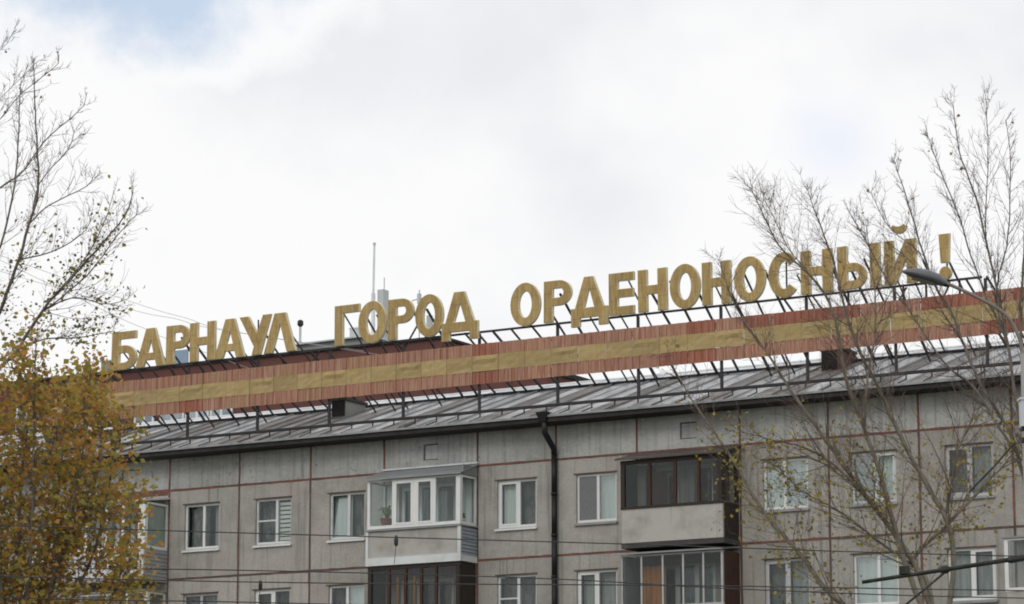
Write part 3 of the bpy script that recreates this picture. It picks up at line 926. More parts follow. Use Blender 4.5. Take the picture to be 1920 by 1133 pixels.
MB().tube([(0, 0, 0), (0, 0, 0.10), (0, 0, 0.22), (0, 0, 0.26), (0, 0, 0.27)], [0.085, 0.088, 0.088, 0.06, 0.06], 14).build("glass_body", "jar_dark", jar, smooth=True)
MB().tube([(0, 0, 0.10), (0, 0, 0.17)], 0.091, 14).build("paper_label", "jar_label", jar, smooth=True)
MB().tube([(0, 0, 0.27), (0, 0, 0.31)], 0.066, 14).build("lid", "dark_steel", jar, smooth=True)


def wood_balcony(x0, x1, dY, zb, zt, posts, label, parapet=True, roof=None, fmat="dark_wood", pmat="red_wood", right="dark_wood"):
    """balcony boarded and glazed in dark wood"""
    b = MB().box(x0, x1, dY + 0.03, -0.003, zb - 0.02, zb + 0.12).build("balcony", "bitumen", bld)
    b["label"] = label
    zs = zb + 1.03
    MB().box(x0 + 0.02, x1 - 0.02, dY + 0.02, dY + 0.10, zb + 0.12, zs).build("parapet", "parapet_concrete", b)
    for px_ in posts[1:-1]:
        MB().box(px_ - 0.04, px_ + 0.04, dY - 0.006, dY + 0.07, zs + 0.07, zt - 0.10).build("post", pmat, b)
    MB().box(x0, x1, dY - 0.01, dY + 0.12, zs, zs + 0.07).box(x0, x1, dY - 0.01, dY + 0.10, zt - 0.10, zt).build("rail", fmat, b)
    for e in (posts[0], posts[-1]):
        MB().box(e - 0.06, e + 0.06, dY - 0.012, dY + 0.10, zs + 0.07, zt - 0.10).build("corner_post", fmat, b)
    for i in range(len(posts) - 1):
        a, e = posts[i] + 0.042, posts[i + 1] - 0.042
        MB().box(a, e, dY + 0.026, dY + 0.031, zs + 0.07, zt - 0.10).build("pane", "glass_old", b)
    # side: boarded below, dark glazed above
    n = 6
    for i in range(n):
        a, e = dY + 0.11 + (abs(dY) - 0.12) * i / n, dY + 0.11 + (abs(dY) - 0.12) * (i + 1) / n - 0.01
        MB().box(x1 - 0.05, x1 - 0.01, a, e, zb + 0.12, zs if parapet else zt).build("side_board", right, b)
    if parapet:
        MB().box(x1 - 0.06, x1 - 0.004, dY + 0.10, -0.005, zs, zs + 0.08).box(x1 - 0.06, x1 - 0.004, dY + 0.10, -0.005, zt - 0.1, zt).box(x1 - 0.06, x1 - 0.004, dY + 0.10, dY + 0.22, zs + 0.08, zt - 0.1).box(x1 - 0.06, x1 - 0.004, -0.17, -0.005, zs + 0.08, zt - 0.1).build("side_rail", fmat, b)
        MB().box(x1 - 0.035, x1 - 0.030, dY + 0.22, -0.17, zs + 0.08, zt - 0.1).build("pane", "glass_old", b)
    MB().box(x0 + 0.01, x0 + 0.05, dY + 0.10, -0.005, zb + 0.12, zt).build("left_side", fmat, b)
    if roof:
        MB().hexa([(x0 - 0.12, dY - 0.14, zt + 0.005), (x1 + 0.10, dY - 0.14, zt + 0.005), (x1 + 0.10, -0.004, zt + 0.30), (x0 - 0.12, -0.004, zt + 0.30),
                   (x0 - 0.12, dY - 0.14, zt + 0.045), (x1 + 0.10, dY - 0.14, zt + 0.045), (x1 + 0.10, -0.004, zt + 0.34), (x0 - 0.12, -0.004, zt + 0.34)]).build("balcony_roof", roof, b)
    return b


# dark wooden balcony below the white one
b2 = wood_balcony(-3.12, -0.06, -0.86, 8.02, 10.60, [-3.05, -2.42, -1.87, -1.35, -0.86, -0.14], "dark wooden glazed balcony with red brown posts", parapet=False)
MB().box(-2.25, -2.19, -0.70, -0.64, 8.2, 10.3).box(-1.70, -1.64, -0.70, -0.64, 8.2, 10.3).build("inner_frame", "orange_wood", b2)
# right balcony, top floor
b3 = wood_balcony(5.07, 8.14, -1.0, 10.68, 13.03, [5.14, 5.95, 6.72, 7.42, 8.06], "dark wooden glazed balcony with brown roof and bare concrete parapet", roof="roof_brown")
for i in range(6):
    MB().box(5.16 + i * 0.16 + (1.75 if i > 2 else 0.0), 5.312 + i * 0.16 + (1.75 if i > 2 else 0.0), -0.06, -0.02, 10.9, 13.0).build("inner_board", "red_wood", b3)
MB().box(5.30, 5.55, -0.45, -0.40, 11.8, 12.9).build("hung_cloth", "curtain_mid", b3)
MB().box(5.75, 6.15, -0.40, -0.32, 11.75, 12.75).build("cupboard", "red_wood", b3)
MB().box(6.5, 6.95, -0.30, -0.24, 11.75, 12.85).build("white_door", "curtain_mid", b3)
# right balcony, floor below: thin aluminium posts
x0, x1, dY = 5.07, 8.14, -0.98
b4 = MB().box(x0, x1, dY + 0.03, -0.003, 8.0, 8.12).build("balcony", "bitumen", bld)
b4["label"] = "balcony with thin aluminium glazing posts and an orange wooden wall inside"
MB().box(x0 + 0.02, x1 - 0.02, dY + 0.02, dY + 0.09, 8.12, 9.0).build("parapet", "parapet_concrete", b4)
glazing(b4, x0, x1 - 0.02, dY, 9.0, 10.47, [(x0 + 0.02, 0.04), (5.68, 0.05), (6.32, 0.05), (6.93, 0.05), (7.53, 0.05), (x1 - 0.06, 0.06)], "alu_frame", pane="glass_mid", t=0.05)
MB().hexa([(x0 - 0.12, dY - 0.14, 10.475), (x1 + 0.02, dY - 0.14, 10.475), (x1 + 0.02, -0.004, 10.60), (x0 - 0.12, -0.004, 10.60),
           (x0 - 0.12, dY - 0.14, 10.52), (x1 + 0.02, dY - 0.14, 10.52), (x1 + 0.02, -0.004, 10.645), (x0 - 0.12, -0.004, 10.645)]).build("balcony_roof", "grey_metal", b4)
for i in range(7):
    a = dY + 0.07 + i * 0.128
    MB().box(x1 - 0.05, x1 - 0.01, a, a + 0.12, 8.12, 10.47).build("side_board", "red_wood", b4)
MB().box(5.09, 5.13, dY + 0.07, -0.006, 8.12, 10.47).build("left_side", "siding_grey", b4)
for i in range(5):
    MB().box(5.40 + i * 0.15, 5.542 + i * 0.15, -0.46, -0.42, 8.2, 10.2).build("inner_board", "orange_wood", b4)
MB().box(5.34, 8.0, -0.47, -0.43, 10.21, 10.44).build("header_board", "red_wood", b4)

# left balcony, top floor (half hidden by leaves)
x0, x1, dY = -13.88, -10.80, -1.12
b5 = MB().box(x0, x1, dY + 0.03, -0.003, 10.62, 10.74).build("balcony", "parapet_concrete", bld)
b5["label"] = "white glazed balcony with grey boarded sides behind the yellow leaves"
MB().box(x0 + 0.03, x1 - 0.05, dY + 0.02, dY + 0.10, 10.74, 11.55).build("parapet", "box_white", b5)
side_boards(b5, x1, dY + 0.02, -0.004, 10.66, 11.56, "siding_grey", 8)
side_boards(b5, x0 + 0.03, dY + 0.02, -0.004, 10.66, 11.56, "siding_grey", 8)
glazing(b5, x0, x1, dY, 11.57, 12.95, [(x0 + 0.05, 0.10), (-13.0, 0.09), (-12.25, 0.09), (-11.62, 0.09), (x1 - 0.13, 0.26)], "white_plastic")
side_glazing(b5, x1, dY + 0.064, -0.01, 11.57, 12.95, "white_plastic", pane="glass_bright")
MB().box(x1 - 0.10, x1 - 0.085, dY + 0.15, -0.08, 11.7, 12.85).build("side_curtain", "curtain_pale", b5)
MB().hexa([(x0 - 0.08, dY - 0.08, 12.955), (x1 + 0.06, dY - 0.08, 12.955), (x1 + 0.06, -0.004, 13.12), (x0 - 0.08, -0.004, 13.12),
           (x0 - 0.08, dY - 0.08, 13.0), (x1 + 0.06, dY - 0.08, 13.0), (x1 + 0.06, -0.004, 13.17), (x0 - 0.08, -0.004, 13.17)]).build("balcony_roof", "white_metal", b5)
# plain balconies on the remaining bays
for bx, fl in ((-13.92, 3), (15.9, 3), (-22.25, 4), (-22.25, 3), (-13.92, 2), (-3.15, 2), (5.05, 2)):
    x0, x1, dY, zb = bx + 0.04, bx + 3.09, -0.9, FL[fl] - 0.05
    b = MB().box(x0, x1, dY + 0.03, -0.003, zb, zb + 0.12).build("balcony", "parapet_concrete", bld)
    MB().box(x0 + 0.03, x1 - 0.03, dY + 0.02, dY + 0.10, zb + 0.12, zb + 0.98).build("parapet", "parapet_concrete", b)
    side_boards(b, x1, dY + 0.02, -0.004, zb, zb + 0.98, "siding_grey", 6)
    glazing(b, x0, x1, dY, zb + 0.99, zb + 2.32, [(x0 + 0.05, 0.1), (x0 + 0.8, 0.08), (x0 + 1.55, 0.08), (x0 + 2.3, 0.08), (x1 - 0.05, 0.1)], "white_plastic")
    side_glazing(b, x1, dY + 0.064, -0.01, zb + 0.99, zb + 2.32, "white_plastic")
    MB().box(x0 - 0.06, x1 + 0.06, dY - 0.06, -0.004, zb + 2.325, zb + 2.37).build("balcony_roof", "grey_metal", b)

# ------------------------------------------------------------------ rooftop sign
SGN_Y = 1.0
sgn = empty("rooftop_sign", to_world(0, SGN_Y, roof_z(SGN_Y)), RZ, label="long rooftop slogan of gold Cyrillic letters over a red and yellow striped band", cat="sign")
SO = (0, SGN_Y, roof_z(SGN_Y))
S0, S1 = -16.4, 19.4


def rise(x):
    return 0.0035 * x


def curve_mesh(splines, depth):
    cu = bpy.data.curves.new("outline", "CURVE")
    cu.dimensions = "2D"
    cu.fill_mode = "BOTH"
    cu.extrude = depth / 2 - 0.011
    cu.bevel_depth = 0.011
    cu.bevel_resolution = 0
    cu.offset = -0.011
    for pts in splines:
        sp = cu.splines.new("POLY")
        sp.points.add(len(pts) - 1)
        for p, (x, y) in zip(sp.points, pts):
            p.co = (x, y, 0, 1)
        sp.use_cyclic_u = True
    o = bpy.data.objects.new("outline", cu)
    col.objects.link(o)
    dg = bpy.context.evaluated_depsgraph_get()
    me = bpy.data.meshes.new_from_object(o.evaluated_get(dg))
    bpy.data.objects.remove(o)
    bpy.data.curves.remove(cu)
    # curve x,y,z -> local x, -z (front faces -y), y
    for v in me.vertices:
        x, y, z = v.co
        v.co = (x, -z, y)
    me.materials.clear()
    me.materials.append(MATS["letter_gold"])
    me.materials.append(MATS["letter_rim"])
    me.update()
    for p in me.polygons:
        p.use_smooth = False
        p.material_index = 0 if p.normal.y < -0.92 else 1
    return me


def arc(cx, cy, rx, ry, a0, a1, n=14):
    return [(cx + rx * math.cos(R(a0 + (a1 - a0) * i / n)), cy + ry * math.sin(R(a0 + (a1 - a0) * i / n))) for i in range(n + 1)]


def ell(cx, cy, rx, ry, n=36):
    return arc(cx, cy, rx, ry, 0, 360 - 360 / n, n - 1)


H = 1.2


def letter_shape(ch, w):
    t = 0.29
    if ch == "О":
        return [ell(w / 2, H / 2, w / 2, 0.635), ell(w / 2, H / 2, w / 2 - 0.275, 0.635 - 0.25)]
    if ch == "Р":
        return [[(0, 0), (0, H)] + [(w * 0.55, H)] + arc(w * 0.55, 0.835, w * 0.45, 0.365, 90, -90) + [(t, 0.47), (t, 0)],
                [(t, 0.70)] + [(w * 0.55, 0.70)] + arc(w * 0.55, 0.835, w * 0.45 - 0.255, 0.135, -90, 90, 8) + [(t, 0.97)]]
    if ch == "Н":
        return [[(0, 0), (0, H), (t, H), (t, 0.74), (w - t, 0.74), (w - t, H), (w, H), (w, 0), (w - t, 0), (w - t, 0.49), (t, 0.49), (t, 0)]]
    if ch == "А":
        return [[(0, 0), (w * 0.36, H), (w * 0.66, H), (w, 0), (w - 0.31, 0), (w - 0.375, 0.21), (0.375, 0.21), (0.30, 0)],
                [(w * 0.5 - 0.125, 0.43), (w * 0.5 + 0.125, 0.43), (w * 0.51, 0.86)]]
    if ch == "Б":
        return [[(0, 0), (0, H), (0.92, H), (0.92, 0.96), (t, 0.96), (t, 0.76), (w * 0.52, 0.76)] + arc(w * 0.52, 0.38, w * 0.48, 0.38, 90, -90),
                [(t, 0.22)] + arc(w * 0.52, 0.375, w * 0.48 - 0.26, 0.155, -90, 90, 8) + [(t, 0.53)]]
    if ch == "У":
        return [[(0, H), (0.33, H), (0.645, 0.66), (0.86, H), (w, H), (0.76, 0), (0.45, 0), (0.53, 0.26)]]
    if ch == "Л":
        return [[(0, 0), (0.38, H), (0.78, H), (w, 0), (w - 0.33, 0), (0.575, 0.90), (0.31, 0)]]
    if ch == "Г":
        return [[(0, 0), (0, H), (w, H), (w, 0.96), (t, 0.96), (t, 0)]]
    if ch == "Д":
        return [[(0, -0.22), (0, 0.31), (0.13, 0.31), (0.43, H), (w - 0.45, H), (w - 0.12, 0.31), (w, 0.31), (w, -0.22), (w - 0.28, -0.22), (w - 0.28, 0.03), (0.28, 0.03), (0.28, -0.22)],
                [(0.42, 0.31), (w - 0.42, 0.31), (w * 0.5, 0.90)]]
    if ch == "Е":
        return [[(0, 0), (0, H), (w, H), (w, 0.96), (t, 0.96), (t, 0.73), (w - 0.02, 0.73), (w - 0.02, 0.49), (t, 0.49), (t, 0.24), (w, 0.24), (w, 0)]]
    if ch == "С":
        cx, cy = w / 2, H / 2
        return [arc(cx, cy, w / 2, 0.635, 42, 318, 30) + arc(cx, cy, w / 2 - 0.275, 0.635 - 0.25, 318, 42, 24)]
    if ch == "Ы":
        v = w - 0.40
        return [[(0, 0), (0, H), (t, H), (t, 0.72), (v * 0.55, 0.72)] + arc(v * 0.55, 0.36, v * 0.45, 0.36, 90, -90),
                [(t, 0.22)] + arc(v * 0.55, 0.355, v * 0.45 - 0.23, 0.135, -90, 90, 8) + [(t, 0.49)],
                [(w - 0.30, 0), (w - 0.30, H), (w, H), (w, 0)]]
    if ch == "Й":
        return [[(0, 0), (0, H), (0.28, H), (0.28, 0.50), (w - 0.30, H), (w, H), (w, 0), (w - 0.28, 0), (w - 0.28, 0.70), (0.30, 0)],
                arc(0.44, 1.60, 0.235, 0.23, 190, 350, 12) + arc(0.44, 1.64, 0.15, 0.07, 350, 190, 10)]
    if ch == "!":
        return [[(0.04, 0.44), (0.0, H + 0.02), (0.32, H + 0.02), (0.28, 0.44)], ell(0.165, 0.16, 0.175, 0.18, 20)]


LET = [('Б', -13.79, .95), ('А', -12.86, 1.12), ('Р', -11.70, .89), ('Н', -10.80, .94), ('А', -9.88, 1.12), ('У', -8.95, 1.15), ('Л', -8.06, 1.16),
       ('Г', -5.51, .87), ('О', -4.68, .97), ('Р', -3.64, .88), ('О', -2.70, .95), ('Д', -1.80, 1.23),
       ('О', .52, .98), ('Р', 1.61, .90), ('Д', 2.50, 1.17), ('Е', 3.72, .80), ('Н', 4.65, .91), ('О', 5.65, .94), ('Н', 6.65, .88), ('О', 7.63, .95),
       ('С', 8.68, .94), ('Н', 9.64, .93), ('Ы', 10.73, 1.25), ('Й', 12.10, .92), ('!', 13.67, .33)]
LB = 17.465
for i, (ch, x, w) in enumerate(LET):
    me = curve_mesh(letter_shape(ch, w), 0.12)
    me.name = "letter"
    o = link("letter", me, sgn)
    o.location = (x - SO[0], -0.05, LB + rise(x) - SO[2])
    o.rotation_euler = (random.uniform(-0.012, 0.012), random.uniform(-0.006, 0.006), 0)
    o["label"] = ("gold exclamation mark" if ch == "!" else "gold Cyrillic letter " + ch)

# the striped band: red, yellow, red rows of panels
PW = 0.867
n_p = int((S1 - S0) / PW)
rows = [(16.725, 17.08, "r"), (16.275, 16.728, "y"), (15.905, 16.278, "r")]
rnd = random.Random(11)
for i in range(n_p):
    xa, xb = S0 + i * PW, S0 + (i + 1) * PW - 0.012
    for (za, zb, kind) in rows:
        dz = rise(xa) * 0.3 + rnd.uniform(-0.004, 0.004)
        yo = rnd.uniform(-0.008, 0.008)
        mb = MB()
        za_, zb_ = za + dz, zb + dz
        if kind == "y":
            nx, nz = 6, 4
            g_ = [[rnd.uniform(-0.012, 0.012) if 0 < a < nx and 0 < c < nz else 0 for c in range(nz + 1)] for a in range(nx + 1)]
            for a in range(nx + 1):                     # a buckle line running along some sheets
                if 0 < a < nx and i % 3 == 0:
                    g_[a][3] -= 0.03
            for a in range(nx):
                for c in range(nz):
                    q = []
                    for (da, dc) in ((0, 0), (1, 0), (1, 1), (0, 1)):
                        q.append((xa + (xb - xa) * (a + da) / nx, 0.98 + yo + g_[a + da][c + dc], za_ + (zb_ - za_) * (c + dc) / nz))
                    mb.quad(*q)
            mb.quad((xa, 1.0 + yo, zb_), (xb, 1.0 + yo, zb_), (xb, 1.0 + yo, za_), (xa, 1.0 + yo, za_))
            mb.build("yellow_panel", "panel_yellow", sgn, SO)
        else:
            ns = 8                                      # upright slats, each proud or set back a little
            w = (xb - xa) / ns
            for k in range(ns):
                y_ = 0.985 + yo + (0.0 if k % 2 else 0.012) + rnd.uniform(-0.004, 0.004)
                e1, e2 = rnd.uniform(-0.002, 0.004), rnd.uniform(-0.002, 0.004)
                mb.box(xa + k * w, xa + (k + 1) * w - 0.004, y_, y_ + 0.012, za_ + e1, zb_ - e2)
            mb.box(xa, xb, 1.012 + yo, 1.02 + yo, za_ + 0.006, zb_ - 0.006)
            f = (xa - S0) / (S1 - S0)
            r_ = rnd.random()
            m = "panel_red" if r_ < 0.07 + 0.95 * max(0, f - 0.30) else ("panel_faded" if r_ < 0.80 or f > 0.5 else "panel_brown")
            mb.build("red_panel", m, sgn, SO)

# steel frame
FOOT_Y = 4.0
FOOT_Z = roof_z(FOOT_Y) + 0.05
fr = MB()
fr.bar((-14.0, 1.06, LB - 0.03 + rise(-14)), (14.8, 1.06, LB - 0.03 + rise(14.8)), 0.05, 0.06)
fr.build("base_rail", "dark_steel", sgn, SO)
for z in (15.99, 16.98):
    MB().bar((S0, 1.05, z), (S1, 1.05, z), 0.05).build("band_rail", "dark_steel", sgn, SO)
MB().bar((S0, FOOT_Y, FOOT_Z), (S1, FOOT_Y, FOOT_Z), 0.07, 0.07).build("foot_rail", "dark_steel", sgn, SO)
posts = [-16.15 + 2.585 * k for k in range(14)]
for x in posts:
    top = LB - 0.06 + rise(x) if x < 15.5 else 17.0
    MB().box(x - 0.035, x + 0.035, 1.085, 1.155, roof_z(1.12) - 0.02, top).build("post", "dark_steel", sgn, SO)
for x in (10.95, 12.55, 13.2, 14.15):
    MB().box(x - 0.025, x + 0.025, 1.085, 1.135, 16.98, LB - 0.06 + rise(x)).build("post", "dark_steel", sgn, SO)
for (ch, x, w) in LET:                                  # upright behind every letter, hidden by it
    c = x + (0.145 if ch not in "АЛДОСУ!" else w / 2)
    if ch in "АЛДО":
        continue
    MB().box(c - 0.02, c + 0.02, 1.045, 1.075, LB + rise(x) + 0.03, LB + rise(x) + 1.1).build("letter_strut", "dark_steel", sgn, SO)
rnd = random.Random(5)
x = S0 + 0.5
k = 0
while x < S1 - 0.3:
    inword = any(a <= x <= b for a, b in ((-13.6, -7.0), (-5.4, -0.8), (0.7, 14.0)))
    r_ = rnd.random()
    if x > 15.4:
        zt = 17.0
    elif inword:
        zt = rnd.choice((18.06, 18.45, LB, 18.06, 18.3))
    else:
        zt = LB - 0.02
    zt += rise(x)
    th = rnd.choice((0.035, 0.045, 0.055))
    MB().bar((x, 1.09, zt), (x + rnd.uniform(-0.05, 0.05), FOOT_Y + rnd.uniform(-0.03, 0.03), FOOT_Z), th).build("brace", "dark_steel", sgn, SO)
    if inword and zt > 17.9 and rnd.random() < 0.6:     # a pair: the lower brace of the same trestle
        MB().bar((x + 0.04, 1.09, 17.0), (x + 0.06, FOOT_Y - 1.2, roof_z(FOOT_Y - 1.2)), 0.035).build("brace", "dark_steel", sgn, SO)
    x += rnd.uniform(0.42, 0.72)
    k += 1
for (xa, za, xb, zb) in ((-6.55, 17.0, -6.25, 17.4), (-3.4, 17.0, -2.75, 17.95), (12.3, 17.0, 12.6, 17.45), (13.6, 17.0, 13.85, 17.45)):
    MB().bar((xa, 1.2, za), (xb, 1.2, zb), 0.04).build("cross_brace", "dark_steel", sgn, SO)

# ------------------------------------------------------------------ brick building behind
BY = 25.0
bb = empty("brick_building", to_world(-30, BY, 0), RZ, label="maroon brick apartment building standing behind the sign", cat="building")
BO = (-30, BY, 0)
MB().box(-62, -16.6, BY, BY + 14, 0, 22.46).build("wall", "brick_maroon", bb, BO)
MB().box(-62.1, -16.5, BY - 0.12, BY + 14.1, 22.46, 22.56).build("coping", "soffit", bb, BO)
MB().box(-16.6, -13.3, BY, BY + 12, 0, 20.85).build("stair_wing", "brick_maroon", bb, BO)
MB().box(-13.3, -11.86, BY - 0.2, BY + 8, 0, 20.72).build("stair_wing", "brick_maroon", bb, BO)
MB().box(-13.4, -11.76, BY - 0.3, BY + 8.1, 20.72, 20.82).build("coping", "soffit", bb, BO)
xw = -26.36
for (a, b) in ((-27.45, -26.36), (-28.68, -27.51), (-29.95, -28.74), (-31.25, -30.25), (-33.6, -32.4), (-34.9, -33.66), (-37.4, -36.2)):
    for zc in (19.85, 16.9):
        fr = MB()
        z0, z1 = zc, zc + 1.55
        fr.box(a, a + 0.09, BY - 0.06, BY + 0.0, z0, z1).box(b - 0.09, b, BY - 0.06, BY, z0, z1)
        c = (a + b) / 2
        fr.box(c - 0.06, c + 0.06, BY - 0.06, BY, z0 + 0.1, z1 - 0.09).box(a + 0.09, b - 0.09, BY - 0.06, BY, z0, z0 + 0.1).box(a + 0.09, b - 0.09, BY - 0.06, BY, z1 - 0.09, z1)
        f = fr.build("window", "far_white", bb, BO)
        for (p, q) in ((a + 0.09, c - 0.06), (c + 0.06, b - 0.09)):
            MB().box(p, q, BY - 0.03, BY - 0.005, z0 + 0.1, z1 - 0.09).build("pane", "far_pane", f, BO)
            bpy.context.view_layer.objects.active = None


def far_thing(name, x, y, z, label, cat):
    return empty(name, to_world(x - 0.646 * (y - BY), y, z), RZ, label=label, cat=cat), (x, y, z)


t, o = far_thing("roof_hut", -21.6, BY + 0.7, 22.56, "low grey hut on the brick building's flat roof", "hut")
MB().hexa([(-23.35, BY + 0.7, 22.56), (-19.9, BY + 0.7, 22.56), (-19.9, BY + 4, 22.56), (-23.35, BY + 4, 22.56),
           (-23.35, BY + 0.7, 22.93), (-19.9, BY + 0.7, 22.98), (-19.9, BY + 4, 22.98), (-23.35, BY + 4, 22.93)]).build("hut_wall", "penthouse_grey", t, o)
MB().hexa([(-23.5, BY + 0.5, 22.935), (-19.8, BY + 0.5, 22.985), (-19.8, BY + 4.2, 22.985), (-23.5, BY + 4.2, 22.935),
           (-23.5, BY + 0.5, 22.99), (-19.8, BY + 0.5, 23.04), (-19.8, BY + 4.2, 23.04), (-23.5, BY + 4.2, 22.99)]).build("hut_roof", "far_grey", t, o)
t, o = far_thing("antenna_mast", -19.75, BY + 1.5, 22.56, "tall thin white antenna mast rising beyond the second word", "mast")
MB().tube([(-19.75, BY + 1.5, 22.56), (-19.75, BY + 1.5, 24.9)], 0.08, 8).build("lower_tube", "far_white", t, o)
MB().tube([(-19.75, BY + 1.5, 24.9), (-19.72, BY + 1.5, 26.85)], [0.045, 0.04], 8).build("upper_tube", "far_white", t, o)
MB().tube([(-19.72, BY + 1.5, 26.85), (-19.72, BY + 1.5, 26.95)], 0.055, 8).build("tip", "far_grey", t, o)
t, o = far_thing("ventilation_shaft", -19.45, BY + 1.6, 22.56, "grey sheet metal shaft next to the thin mast", "shaft")
MB().box(-19.56, -19.28, BY + 1.6, BY + 2.0, 22.56, 25.05).build("shaft", "far_grey", t, o)
MB().box(-19.36, -19.33, BY + 1.75, BY + 1.78, 25.05, 25.55).build("rod", "far_grey", t, o)
t, o = far_thing("equipment_cabinet", -20.6, BY + 1.0, 22.56, "pale cabinet on the far roof between the letters Г and О", "cabinet")
MB().box(-20.85, -20.45, BY + 1.0, BY + 1.5, 22.56, 23.45).build("cabinet_body", "far_grey", t, o)
MB().box(-20.88, -20.42, BY + 0.97, BY + 1.53, 23.45, 23.50).build("cabinet_top", "far_white", t, o)
t, o = far_thing("blue_hoarding", -29.3, BY + 1.0, 22.56, "pale blue sheet panel on the far roof behind the letter Р", "panel")
MB().box(-29.55, -28.75, BY + 1.0, BY + 1.08, 22.70, 23.35).build("sheet", "far_blue", t, o)
MB().box(-29.5, -29.42, BY + 1.1, BY + 1.16, 22.56, 23.3).box(-28.9, -28.82, BY + 1.1, BY + 1.16, 22.56, 23.3).build("leg", "far_grey", t, o)
t, o = far_thing("television_antenna", -17.6, BY + 1.2, 22.56, "small television antenna with side rods left of the last О of the second word", "antenna")
MB().tube([(-17.6, BY + 1.2, 22.56), (-17.6, BY + 1.2, 24.75)], 0.025, 6).build("rod", "far_grey", t, o)
MB().bar((-17.95, BY + 1.2, 24.35), (-17.5, BY + 1.2, 24.42), 0.035).bar((-17.85, BY + 1.2, 23.9), (-17.5, BY + 1.2, 23.95), 0.03).build("dipole", "far_grey", t, o)
MB().box(-17.66, -17.54, BY + 1.12, BY + 1.25, 24.2, 24.6).build("junction", "far_grey", t, o)
t, o = far_thing("roof_flue", -17.1, BY + 2.2, 22.56, "grey flue pipe seen through the last О of the second word", "flue")
MB().tube([(-17.1, BY + 2.2, 22.56), (-17.1, BY + 2.2, 23.9)], 0.13, 10).build("pipe", "far_grey", t, o)
MB().tube([(-17.1, BY + 2.2, 22.9), (-17.1, BY + 2.2, 23.25)], 0.2, 10).build("collar", "bitumen", t, o)
t, o = far_thing("surveillance_camera", -23.2, BY + 0.8, 22.56, "dark camera head on a short post to the right of the first word", "camera")
MB().tube([(-23.2, BY + 0.8, 22.56), (-23.2, BY + 0.8, 23.75)], 0.05, 6).build("post", "far_grey", t, o)
MB().tube([(-23.2, BY + 0.8, 23.72), (-23.2, BY + 0.8, 23.80), (-23.2, BY + 0.8, 23.95), (-23.2, BY + 0.8, 24.0)], [0.06, 0.13, 0.12, 0.04], 10).build("head", "dark_steel", t, o, smooth=True)
t, o = far_thing("roof_box", -32.8, BY + 0.8, 22.56, "small grey green box on the far roof left of the first letter", "box")
MB().box(-33.15, -32.7, BY + 0.8, BY + 1.4, 22.56, 23.15).build("box_body", "penthouse_grey", t, o)
MB().box(-33.2, -32.65, BY + 0.75, BY + 1.45, 23.15, 23.21).build("box_lid", "far_grey", t, o)


# ------------------------------------------------------------------ overhead cables
def spline(pts, n=10):
    out = []
    P_ = [Vector(p) for p in pts]
    for i in range(len(P_) - 1):
        p0, p1, p2, p3 = P_[max(i - 1, 0)], P_[i], P_[i + 1], P_[min(i + 2, len(P_) - 1)]
        for k in range(n):
            t = k / n
            out.append(0.5 * ((2 * p1) + (p2 - p0) * t + (2 * p0 - 5 * p1 + 4 * p2 - p3) * t * t + (3 * p1 - p0 - 3 * p2 + p3) * t ** 3))
    out.append(P_[-1])
    return out


def cable(pts, r, mat, label, clamps=(), group="overhead cables across the street"):
    t = empty("overhead_cable", pts[0], label=label, cat="cable", group=group)
    off = pts[0]
    sp = spline(pts, 12)
    MB().tube(sp, r, 5).build("wire", mat, t, off)
    for (x, drop, h) in clamps:
        a = min(sp, key=lambda p: abs(p.x - x))
        z = a.z + (0.0)
        MB().tube([(x, a.y, z + 0.02), (x, a.y, z - 0.03), (x, a.y, z - h), (x, a.y, z - h - 0.02)], [0.014, 0.026, 0.024, 0.01], 8).build("insulator", "bracket_dark", t, off)
        if drop:
            MB().tube([(x, a.y, z - h), (x - 0.02, a.y, z - h - drop)], 0.004, 4).build("drop_wire", mat, t, off)


cable([(-14, 35, 6.05), (-5.75, 34, 5.64), (-1.92, 34, 5.52), (1.21, 34, 5.43), (5.74, 34, 5.29), (14, 34, 5.15)], 0.007, "cable_black",
      "uppermost thin cable crossing the top floor windows", clamps=((-1.30, 0.22, 0.08),))
cable([(-14, 39, 5.7), (-6.41, 38, 5.57), (-3.47, 38, 5.55), (0.27, 38, 5.45), (2.93, 38, 5.31), (6.4, 38, 5.2), (14, 38, 5.1)], 0.0075, "cable_black",
      "cable along the joint under the top floor windows")
cable([(-14, 36, 5.5), (-6.07, 36, 5.27), (-2.28, 36, 5.19), (2.02, 36, 5.16), (6.06, 36, 5.1), (14, 36, 5.0)], 0.0075, "cable_black",
      "cable just above the lower row of windows", clamps=((-2.98, 0.14, 0.07),))
cable([(-14, 36, 5.3), (-6.06, 36, 5.02), (-3.54, 36, 4.97), (-1.01, 36, 4.92), (5, 36, 4.85), (14, 36, 4.9)], 0.0075, "cable_black",
      "lowest cable crossing the lower windows at the bottom left")
for pts, lb in (([(-20, 100, 23.6), (-12.92, 100, 21.06), (-10.89, 100, 20.44), (-9.46, 100.5, 20.1), (-4, 101, 19.3)], "upper faint cable sloping down behind the first word"),
                ([(-20, 100, 22.9), (-13.13, 100, 20.84), (-11.25, 100, 20.42), (-9.99, 100.5, 20.17), (-5, 101, 19.5)], "middle faint cable sloping down behind the first word"),
                ([(-20, 100, 23.8), (-13.57, 100, 20.66), (-12.31, 100, 20.1), (-11.77, 100.2, 19.86), (-8, 101, 18.6)], "steep faint cable ending behind the letter А")):
    cable(pts, 0.008, "cable_grey", lb, group="faint cables behind the sign")

